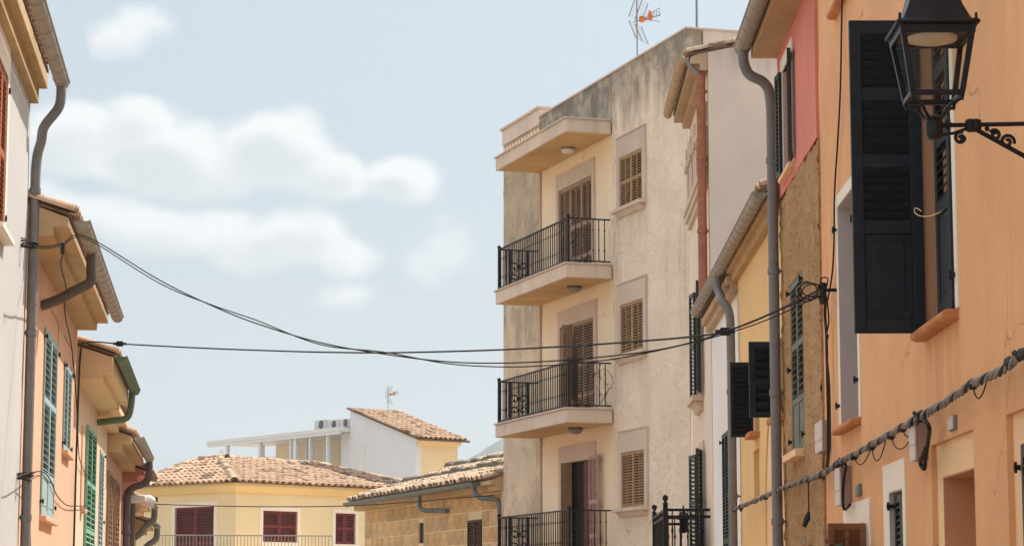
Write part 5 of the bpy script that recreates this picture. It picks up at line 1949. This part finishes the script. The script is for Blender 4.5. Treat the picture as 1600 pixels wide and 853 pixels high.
sq_ring(bw, zbot, .012).obj('lower_frame', 'lamp_iron', lt, bevel=.003)
sq_ring(tw - .002, zcan - .022, .02).obj('upper_frame', 'lamp_iron', lt, bevel=.003)
MB().box(cs - tw + .015, cs + tw - .015, co_ - tw + .015, co_ + tw - .015, zcan - .03, zcan - .018).obj('reflector_plate', 'lamp_iron', lt)
MB().lathe([(.117, 0), (.111, -.014), (.066, -.026), (.005, -.03)], (cs, co_, zcan - .03), 24).obj('lamp_lens', 'lens', lt)
for k, (dx, dy) in enumerate(((-1, 0), (1, 0), (0, -1), (0, 1))):
    b = MB()
    z0_, z1_ = zbot + .012, zcan - .04
    f1 = (tw + (bw - tw) * .08); f0 = bw
    if dx:
        b.add([(cs + dx * f0, co_ - f0, z0_), (cs + dx * f0, co_ + f0, z0_), (cs + dx * f1, co_ + f1, z1_), (cs + dx * f1, co_ - f1, z1_)], [(0, 1, 2, 3)])
    else:
        b.add([(cs - f0, co_ + dy * f0, z0_), (cs + f0, co_ + dy * f0, z0_), (cs + f1, co_ + dy * f1, z1_), (cs - f1, co_ + dy * f1, z1_)], [(0, 1, 2, 3)])
    b.obj('glass_pane', 'clear', lt)
for sx_ in (-1, 1):
    for sy_ in (-1, 1):
        q = [(cs + sx_ * bw, co_ + sy_ * bw, zbot), (cs + sx_ * bw * .98, co_ + sy_ * bw * .98, zbot - .025), (cs + sx_ * bw * .6, co_ + sy_ * bw * .6, zbot - .045), (cs + sx_ * bw * .36, co_ + sy_ * bw * .36, zbot - .085), (cs + sx_ * .02, co_ + sy_ * .02, zhub + .035)]
        b = MB().tube(spline(q, 5), .0085, 7)
        b.tube([(cs + sx_ * bw, co_ + sy_ * bw, zbot - .005), (cs + sx_ * bw, co_ + sy_ * bw, zbot - .035)], .008, 6)
        b.obj('support_leg', 'lamp_iron', lt)
MB().lathe([(.01, -.055), (.03, -.05), (.04, -.03), (.042, .02), (.036, .035), (.045, .045), (.02, .06)], (cs, co_, zhub), 14).obj('socket', 'lamp_iron', lt)
za = zhub + .012
br = MB()
br.tube([(cs, co_, za), (cs, .02, za + .012)], .0105, 8)
br.tube([(cs, co_ - .0, za - .05), (cs, co_ - .09, za - .035), (cs, co_ - .17, za - .006)], .007, 6)
br.obj('bracket_arm', 'lamp_iron', lt)
MB().tube([(cs, co_ - .175, za - .01), (cs, .02, za - .3)], .011, 8).obj('bracket_brace', 'lamp_iron', lt)
b = MB()
b.lathe([(.012, -.03), (.024, -.024), (.026, 0), (.024, .024), (.012, .03)], (cs, co_ - .165, za), 10)
b.lathe([(.012, -.03), (.024, -.024), (.026, 0), (.024, .024), (.012, .03)], (cs, co_ - .19, za), 10)
b.obj('bracket_collar', 'lamp_iron', lt)
MB().box(cs - .03, cs + .03, .0, .025, za - .42, za + .08).obj('wall_plate', 'lamp_iron', lt, bevel=.004)


def scroll(c, r0, turns, start, sgn, n_=26, tail=None):
    pts = []
    for k in range(n_):
        t = k / (n_ - 1)
        a_ = start + sgn * t * turns * 2 * math.pi
        r_ = r0 * (1 - t * .82)
        pts.append((cs, c[0] - r_ * math.cos(a_), c[1] + r_ * math.sin(a_)))
    return pts


for (c, r0, tn_, st, sg) in (((co_ - .12, za - .058), .03, 1.3, 1.2, 1), ((co_ - .275, za - .045), .026, 1.3, 2.6, -1), ((co_ - .33, za - .075), .034, 1.4, -.3, 1), ((co_ - .45, za - .06), .04, 1.4, 2.4, -1), ((co_ - .5, za - .13), .04, 1.4, -.3, 1), ((co_ - .6, za - .08), .05, 1.4, 2.4, -1)):
    MB().tube(scroll(c, r0, tn_, st, sg), .0085, 6).obj('bracket_scroll', 'lamp_iron', lt)
for bq in ((co_ - .13, za - .062, .016), (co_ - .24, za - .016, .012)):
    b = MB().ball((cs, bq[0], bq[1]), bq[2], 6)
    b.obj('scroll_ball', 'lamp_iron', lt)

# ================================================================== CABLES AND BOXES ON THE RIGHT WALL
def wallpt(px, py, o):
    s_, z_ = R0.hit(px, py, o)
    return R0.world(s_, o, z_)


path = [(1680, 500), (1640, 528), (1600, 553), (1560, 582), (1520, 600), (1475, 630), (1440, 650), (1395, 676), (1350, 702), (1312, 722), (1285, 741), (1250, 752), (1215, 766), (1185, 780), (1160, 790), (1147, 795)]
P3 = []
for i, (px, py) in enumerate(path):
    o = .1 if px > 1165 else .16
    P3.append(wallpt(px, py, o))
P3 = spline(P3, 14)
cb = thing('cable_bundle', 'thick twisted bundle of grey cables strapped along the right hand house fronts', 'cable', loc=P3[0])
off = P3[0]
tot = 0
strands = [[] for _ in range(4)]
for i, p in enumerate(P3):
    if i: tot += (p - P3[i - 1]).length
    t = (P3[min(i + 1, len(P3) - 1)] - P3[max(i - 1, 0)]).normalized()
    u = t.cross(Vector((0, 0, 1))).normalized(); w = u.cross(t)
    for k in range(4):
        a_ = tot * 2 * math.pi / .55 + k * math.pi / 2
        strands[k].append(p + (u * math.cos(a_) + w * math.sin(a_)) * .026)
# resample strands more finely so that the twist shows
def fine_twist(k, n_=420):
    pts = []
    import bisect
    cum = [0]
    for a_, b_ in zip(P3, P3[1:]):
        cum.append(cum[-1] + (b_ - a_).length)
    for i in range(n_):
        d = cum[-1] * i / (n_ - 1)
        j = min(len(cum) - 2, max(0, bisect.bisect_right(cum, d) - 1))
        f = (d - cum[j]) / max(1e-6, cum[j + 1] - cum[j])
        p = P3[j].lerp(P3[j + 1], f)
        t = (P3[j + 1] - P3[j]).normalized()
        u = t.cross(Vector((0, 0, 1))).normalized(); w = u.cross(t)
        a_ = d * 2 * math.pi / .5 + k * math.pi / 2 + .5 * math.sin(d * 2)
        rr = .0135 + .004 * math.sin(d * 3 + k)
        pts.append(p + (u * math.cos(a_) + w * math.sin(a_)) * rr)
    return pts


for k in range(4):
    MB().tube([p - off for p in fine_twist(k)], .0115 if k else .0135, 6).obj('cable_strand', 'cable_grey' if k != 1 else 'cable', cb)
# straps, splices and loose tails
ties = [(1600, 553, 1.7), (1578, 566, 1.5), (1520, 600, .9), (1440, 648, 1.8), (1410, 668, 1), (1392, 680, .9), (1362, 697, 1.2), (1335, 712, 1.2), (1313, 722, 1.5), (1284, 742, 1.7), (1262, 748, .9), (1215, 766, 1.4), (1196, 776, .9), (1180, 782, 1), (1158, 792, 1.5), (1148, 795, 1.4)]
proto = None
for (px, py, f) in ties:
    p = wallpt(px, py, .1 if px > 1165 else .16)
    b = MB()
    tdir = (R0.world(1) - R0.world(0)).normalized()
    b.tube([p - tdir * .05 * f, p, p + tdir * .05 * f], [.022, .034, .022], 7)
    for q in range(int(3 + 3 * f)):
        r_ = Vector((random.uniform(-1, 1), random.uniform(-1, 1), random.uniform(-1, 1))) * .03 * f
        c_ = p + r_ * .4 + tdir * random.uniform(-.05, .05) * f
        e_ = c_ + Vector((random.uniform(-.3, .3), random.uniform(-1, 1), random.uniform(-.5, .5))) * .04 * f
        b.tube([c_, e_], random.uniform(.009, .019), 6)
    b.obj('splice_clamp', 'cable', cb, off=off)
    # loose tail drooping from the clamp
    if f < 1.4 and px > 1300:
        q0 = p; q2 = wallpt(px + random.uniform(20, 40), py - random.uniform(6, 16), .06)
        q1 = q0.lerp(q2, .55) + Vector((0, 0, -random.uniform(.03, .1)))
        dr_ = random.uniform(.05, .11)
        MB().tube([v - off for v in [q0.lerp(q2, t / 10) + Vector((0, 0, -4 * dr_ * (t / 10) ** .7 * (1 - t / 10))) for t in range(11)]], .0045, 5).obj('loose_wire', 'cable', cb)
for (px, py, n_) in ((1263, 752, 'tail'), ):
    p = wallpt(px, py, .1)
    MB().tube([v - off for v in (p, p + Vector((0, 0, -.2)), p + Vector((.0, .0, -.28)))], [.006, .006, .006], 6).obj('loose_wire', 'cable', cb)
    MB().tube([v - off for v in (p + Vector((0, 0, -.27)), p + Vector((-.02, -.03, -.33)), p + Vector((-.05, -.05, -.4)))], [.012, .03, .02], 7).obj('cable_end', 'cable', cb)


def cbox(label, name, cat, px_front0, px_front1, px_side1, py_t, py_b, drop=True, cap=False):
    """plastic box on the wall: front face turned to the street, side face turned to us"""
    sN, _ = R0.hit(px_side1, (py_t + py_b) / 2, 0.0)        # near edge at the wall
    Yn = R0.world(sN).y
    dep = (px_side1 - px_front1) / 3735 * Yn
    sF, _ = R0.hit(px_front0, (py_t + py_b) / 2, dep)
    z0_, z1_ = R0.zy(sN, py_b), R0.zy(sN, py_t)
    w = max(.12, sF - sN)
    t = thing(name, label, cat, R0, sN, 0, z0_, 'junction boxes on the right hand fronts')
    h_ = z1_ - z0_
    MB().box(0, w, -.0, dep * .8, 0, h_).obj('housing', 'box_side', t, bevel=.006)
    MB().box(-.004, w + .004, dep * .8, dep, -.004, h_ + .004).obj('cover', 'box', t, bevel=.008)
    MB().box(-.006, w + .006, dep * .5, dep + .003, h_ * .36, h_ * .37).obj('lid_seam', 'box_side', t)
    return t, sN, z0_, h_, w, dep


bx1 = cbox('largest grey junction box, below the splice clamp right of the tall shuttered window', 'junction_box', 'junction box', 1420, 1428, 1450, 652, 718)
bx2 = cbox('grey junction box under the cable bundle, left of the small grey meter cover', 'junction_box', 'junction box', 1304, 1311, 1331, 727, 788)
bx3 = cbox('grey junction box above the cable bundle on the rough ochre wall', 'junction_box', 'junction box', 1273, 1283, 1299, 656, 703)
bx4 = cbox('slim grey junction box under the cable bundle beside the grey drainpipe', 'junction_box', 'junction box', 1209, 1215, 1224, 770, 818)


def drop_wire(label, pts, r, o=.05, mat='cable', group=None, name='wire'):
    q = [wallpt(px, py, (oo[0] if oo else o)) for (px, py, *oo) in pts]
    p = spline(q, 5)
    ob = MB().tube([v - p[0] for v in p], r, 6).obj(name, mat)
    ob.location = p[0]
    tag(ob, label, 'cable', group)
    return ob


drop_wire('black cable looping down beside the largest junction box', [(1443, 655, .12), (1452, 668, .1), (1450, 690, .07), (1446, 715, .06), (1444, 732, .06), (1438, 722, .07), (1446, 700, .1)], .014)
drop_wire('black cables hanging over the junction box by the house corner', [(1322, 727, .14), (1318, 750, .14), (1317, 775, .12), (1319, 795, .07), (1328, 788, .06)], .013)
drop_wire('thin black wire running down the orange wall at its left edge', [(1316, -10), (1315, 40), (1313, 140), (1309, 220), (1304, 300), (1303, 380), (1300, 430), (1293, 470)], .0075, .03)
drop_wire('pair of black wires dropping from the wall hook to the cable bundle', [(1290, 462, .08), (1289, 490), (1291, 520), (1292, 560), (1293, 600), (1294, 660), (1293, 720, .06), (1288, 740, .1)], .014)
drop_wire('thinner wire twisting beside the drop wires on the house corner', [(1292, 466, .08), (1295, 500), (1292, 520), (1294, 525), (1291, 545), (1296, 600), (1297, 680), (1294, 735, .09)], .007)
drop_wire('thin pale wire sticking out beside the tall near window', [(1470, 331, .03), (1455, 337, .06), (1440, 338, .1), (1430, 333, .12), (1430, 325, .12), (1440, 330, .1)], .003, mat='orange_trim')
for (lab, p0, p1, y0, y1, m_) in (('small pale blue meter cover right of the large junction box', 1479, 1488, 647, 670, 'box'), ('small grey meter cover below the cable near the house corner', 1335, 1341, 755, 774, 'pipe_grey'), ('small grey clip plate low on the rough ochre wall', 1254, 1258, 835, 850, 'pipe_grey'), ('narrow grey conduit stub behind the grey drainpipe', 1219, 1222, 842, 900, 'pipe_grey')):
    s1_, _ = R0.hit(p0, (y0 + y1) / 2, .03); s0_, _ = R0.hit(p1, (y0 + y1) / 2, .03)
    t = thing('meter_cover', lab, 'meter cover', R0, s0_, 0, R0.zy(s0_, y1))
    w, h_ = s1_ - s0_, R0.zy(s0_, y0) - R0.zy(s0_, y1)
    MB().box(0, w, 0.0, .018, 0, h_).obj('backplate', 'pipe_grey', t, bevel=.004)
    MB().box(w * .1, w * .9, .0185, .026, h_ * .06, h_ * .94).obj('cover', m_, t, bevel=.003)
# hook and insulator where the span wires land
hk = wallpt(1286, 453, .12)
ih = thing('wall_hook', 'black wall hook with coiled wires where the overhead cables land', 'hook', loc=hk)
b = MB()
b.tube([(.13, 0, 0), (.0, 0, .0), (-.04, 0, .03)], .016, 7)
b.tube([(.0, 0, -.12), (0, 0, .06)], .03, 8)
b.obj('insulator', 'iron', ih)
b = MB()
for k in range(3):
    pts = [(-.08 - .03 * k + .1 * math.cos(t * .5), .03 * k - .03, -.01 + (.055 + .015 * k) * math.sin(t * .5)) for t in range(14)]
    b.tube(pts, .006, 5)
b.tube(spline([(0, 0, .0), (-.02, 0, .09), (.04, 0, .1), (.03, 0, .02)], 4), .006, 5)
b.obj('coiled_wire', 'cable', ih)

# ================================================================== OVERHEAD CABLES
def overhead(label, pts, r, mat='cable', group='overhead cables across the street', k=8):
    """pts: (px, py, depth) samples along the span, turned into a curve in space"""
    q = [at(px, py, Y) for (px, py, Y) in pts]
    p = spline(q, k)
    ob = MB().tube([v - p[0] for v in p], r, 6).obj('overhead_cable', mat)
    ob.location = p[0]
    return tag(ob, label, 'cable', group)


Yr = R0.world(R0.hit(1286, 453, .12)[0], .12).y


def span(pts, Ya, Yb):
    x0, x1 = pts[0][0], pts[-1][0]
    return [(px, py, Ya + (Yb - Ya) * (px - x0) / (x1 - x0)) for (px, py) in pts]


Ya = L0.world(c0).y
overhead('sagging overhead cable from the left gutter to the wall hook, upper strand of the pair', span([(44, 380), (66, 385), (98, 380), (118, 367), (150, 377), (250, 438), (330, 477), (400, 505), (500, 535), (600, 553), (700, 565), (790, 567), (890, 562), (990, 552), (1060, 540), (1128, 520), (1200, 492), (1282, 457)], Ya, Yr), .0062)
overhead('sagging overhead cable from the left gutter to the wall hook, lower strand of the pair', span([(44, 386), (70, 388), (98, 383), (120, 370), (150, 381), (250, 443), (330, 476), (400, 500), (500, 538), (600, 550), (700, 568), (790, 573), (870, 570), (950, 562), (1040, 545), (1128, 523), (1200, 499), (1282, 461)], Ya, Yr), .0055)
Yc = L0.world(c1).y
overhead('thick straight overhead cable across the middle of the street', span([(128, 536), (150, 534), (187, 537), (300, 543), (400, 547), (500, 550), (600, 551), (700, 549), (790, 546), (900, 540), (1000, 533), (1090, 525), (1135, 517), (1200, 492), (1282, 452)], Yc, Yr), .0095)
for lab, px, py, t in (('black cable splice near the left end of the straight overhead cable', 187, 537, .05), ('black cable splice near the right end of the overhead cables', 1133, 518, .87)):
    Yk = Yc + (Yr - Yc) * t
    p = at(px, py, Yk)
    ob = MB().box(-.045, .045, -.03, .03, -.035, .035).tube([(-.09, 0, 0), (.09, 0, 0)], .02, 6).obj('cable_splice', 'cable', bevel=.006)
    ob.location = p
    tag(ob, lab, 'cable splice')
# lower cable in front of the far houses
overhead('thin low overhead cable in front of the far yellow house', span([(238, 787), (300, 789), (400, 791), (480, 791), (560, 789), (640, 784), (700, 779), (772, 773)], 55, 56), .011, group=None)
# wires on the left fronts
def lwire(label, pts, r, o=.04):
    q = []
    for (px, py, *oo) in pts:
        o_ = oo[0] if oo else o
        s_, z_ = L0.hit(px, py, o_)
        q.append(L0.world(s_, o_, z_))
    p = spline(q, 5)
    ob = MB().tube([v - p[0] for v in p], r, 6).obj('wire', 'cable')
    ob.location = p[0]
    return tag(ob, label, 'cable')


lwire('black wire dropping from the boarded eave down the salmon wall', [(97, 383, .5), (97, 400, .45), (95, 412, .4), (98, 428, .36), (103, 450, .3), (101, 475, .2), (103, 500, .1), (110, 530), (115, 570), (119, 620), (121, 660), (122, 690)], .009)
lwire('thick black cable running down the seam between the salmon and cream houses', [(128, 537, .12), (125, 560), (123, 600), (121, 660), (119, 720), (117, 790), (115, 860)], .016, .05)
lwire('thin wire looping from the near drainpipe across the salmon wall', [(28, 745, .14), (40, 740, .14), (62, 736), (72, 740), (80, 752), (88, 772), (103, 788), (118, 790), (135, 788), (137, 770), (143, 755)], .007)
lwire('thin wire hanging down beside the near drainpipe', [(44, 742, .12), (45, 770, .06), (47, 820, .05), (48, 870, .05)], .006, .05)
lwire('thin wire wandering down the cream house front', [(122, 690), (124, 715), (131, 735), (141, 752), (143, 770), (138, 785)], .007)
for (lab, px, py) in (('coil of black wire tied round the near drainpipe at the eave cable', 44, 381), ('coil of black wire tied round the near drainpipe low down', 38, 744)):
    s_, z_ = L0.hit(px, py, .07)
    t = bpy.data.objects.new('x', None)
    b = MB()
    for k in range(4):
        rr = .075 + .01 * k
        tilt = random.uniform(-.35, .35)
        pts = [(rr * math.cos(q * .45), rr * math.sin(q * .45), .02 * k - .03 + rr * tilt * math.cos(q * .45)) for q in range(15)]
        b.tube(pts, .007, 5)
    ob = b.obj('wire_coil', 'cable')
    ob.location = L0.world(s_, .07, z_)
    tag(ob, lab, 'wire coil')
p = L0.hit(98, 388, .5)
ob = MB().tube([(0, 0, .06), (0, 0, .05), (0, 0, -.05), (0, 0, -.06)], [.01, .022, .022, .01], 8).obj('wire_connector', 'cable')
ob.location = L0.world(p[0], .5, p[1])
tag(ob, 'small black wire connector hanging under the boarded eave', 'connector')

# ================================================================== POTTED PLANT low on the right
s_, z_ = R0.hit(1270, 846, .45)
pp = thing('potted_plant', 'dark leafy plant just showing at the lower edge by the brown shutter', 'plant', R0, s_, .3, z_ - .66)
MB().lathe([(.1, 0), (.13, .02), (.16, .25), (.18, .26), (.18, .3), (.15, .3), (.14, .24)], n=14).obj('pot', 'sill_o', pp)
MB().lathe([(.13, .24), (.12, .26), (.01, .27)], n=12).obj('soil', 'soil', pp)
MB().box(-.22, .22, -.3, .22, -.05, -.004).obj('bracket_shelf', 'iron', pp)
b = MB()
for k in range(9):
    a_ = k * 2.4
    b.tube(spline([(0, 0, .25), (.04 * math.cos(a_), .04 * math.sin(a_), .4), (.13 * math.cos(a_), .13 * math.sin(a_), .52 + .02 * (k % 4))], 3), .006, 5)
b.obj('stem', 'leaf', pp)
lm = None
for k in range(90):
    a_ = random.uniform(0, 6.28); rr = .19 * math.sqrt(random.random()); zz_ = random.uniform(.4, .66) - rr * .35
    if lm is None:
        q = MB()
        q.add([(0, 0, 0), (.02, .02, .006), (.024, .045, .003), (0, .075, -.008), (-.024, .045, .003), (-.02, .02, .006), (0, .04, -.004)], [(0, 1, 6), (1, 2, 6), (2, 3, 6), (3, 4, 6), (4, 5, 6), (5, 0, 6)])
        lm = q.obj('leaf_blade', 'leaf', pp)
        o = lm
    else:
        o = lm.copy(); COL.objects.link(o); o.parent = pp
    o.location = (rr * math.cos(a_), rr * math.sin(a_), zz_)
    o.rotation_euler = (random.uniform(-.9, .6), random.uniform(-.5, .5), a_ - 1.57 + random.uniform(-.6, .6))
    sc__ = random.uniform(.8, 1.4)
    o.scale = (sc__, sc__, sc__)

# ================================================================== HAZE over the far hills
hm, ht, hb_ = new_mat('summer_haze')
hm.node_tree.nodes.clear()
pv = ht.n('ShaderNodeVolumePrincipled')
pv.inputs['Color'].default_value = (.86, .92, .97, 1)
pv.inputs['Density'].default_value = .00032
pv.inputs['Anisotropy'].default_value = .2
ht.put(ht.n('ShaderNodeOutputMaterial').inputs['Volume'], pv.outputs[0])
M['haze'] = hm
hz_o = MB().box(-4100, 4100, -600, 4100, -1.1, 300).obj('haze', 'haze', smooth=False)
hz_o['kind'] = 'stuff'
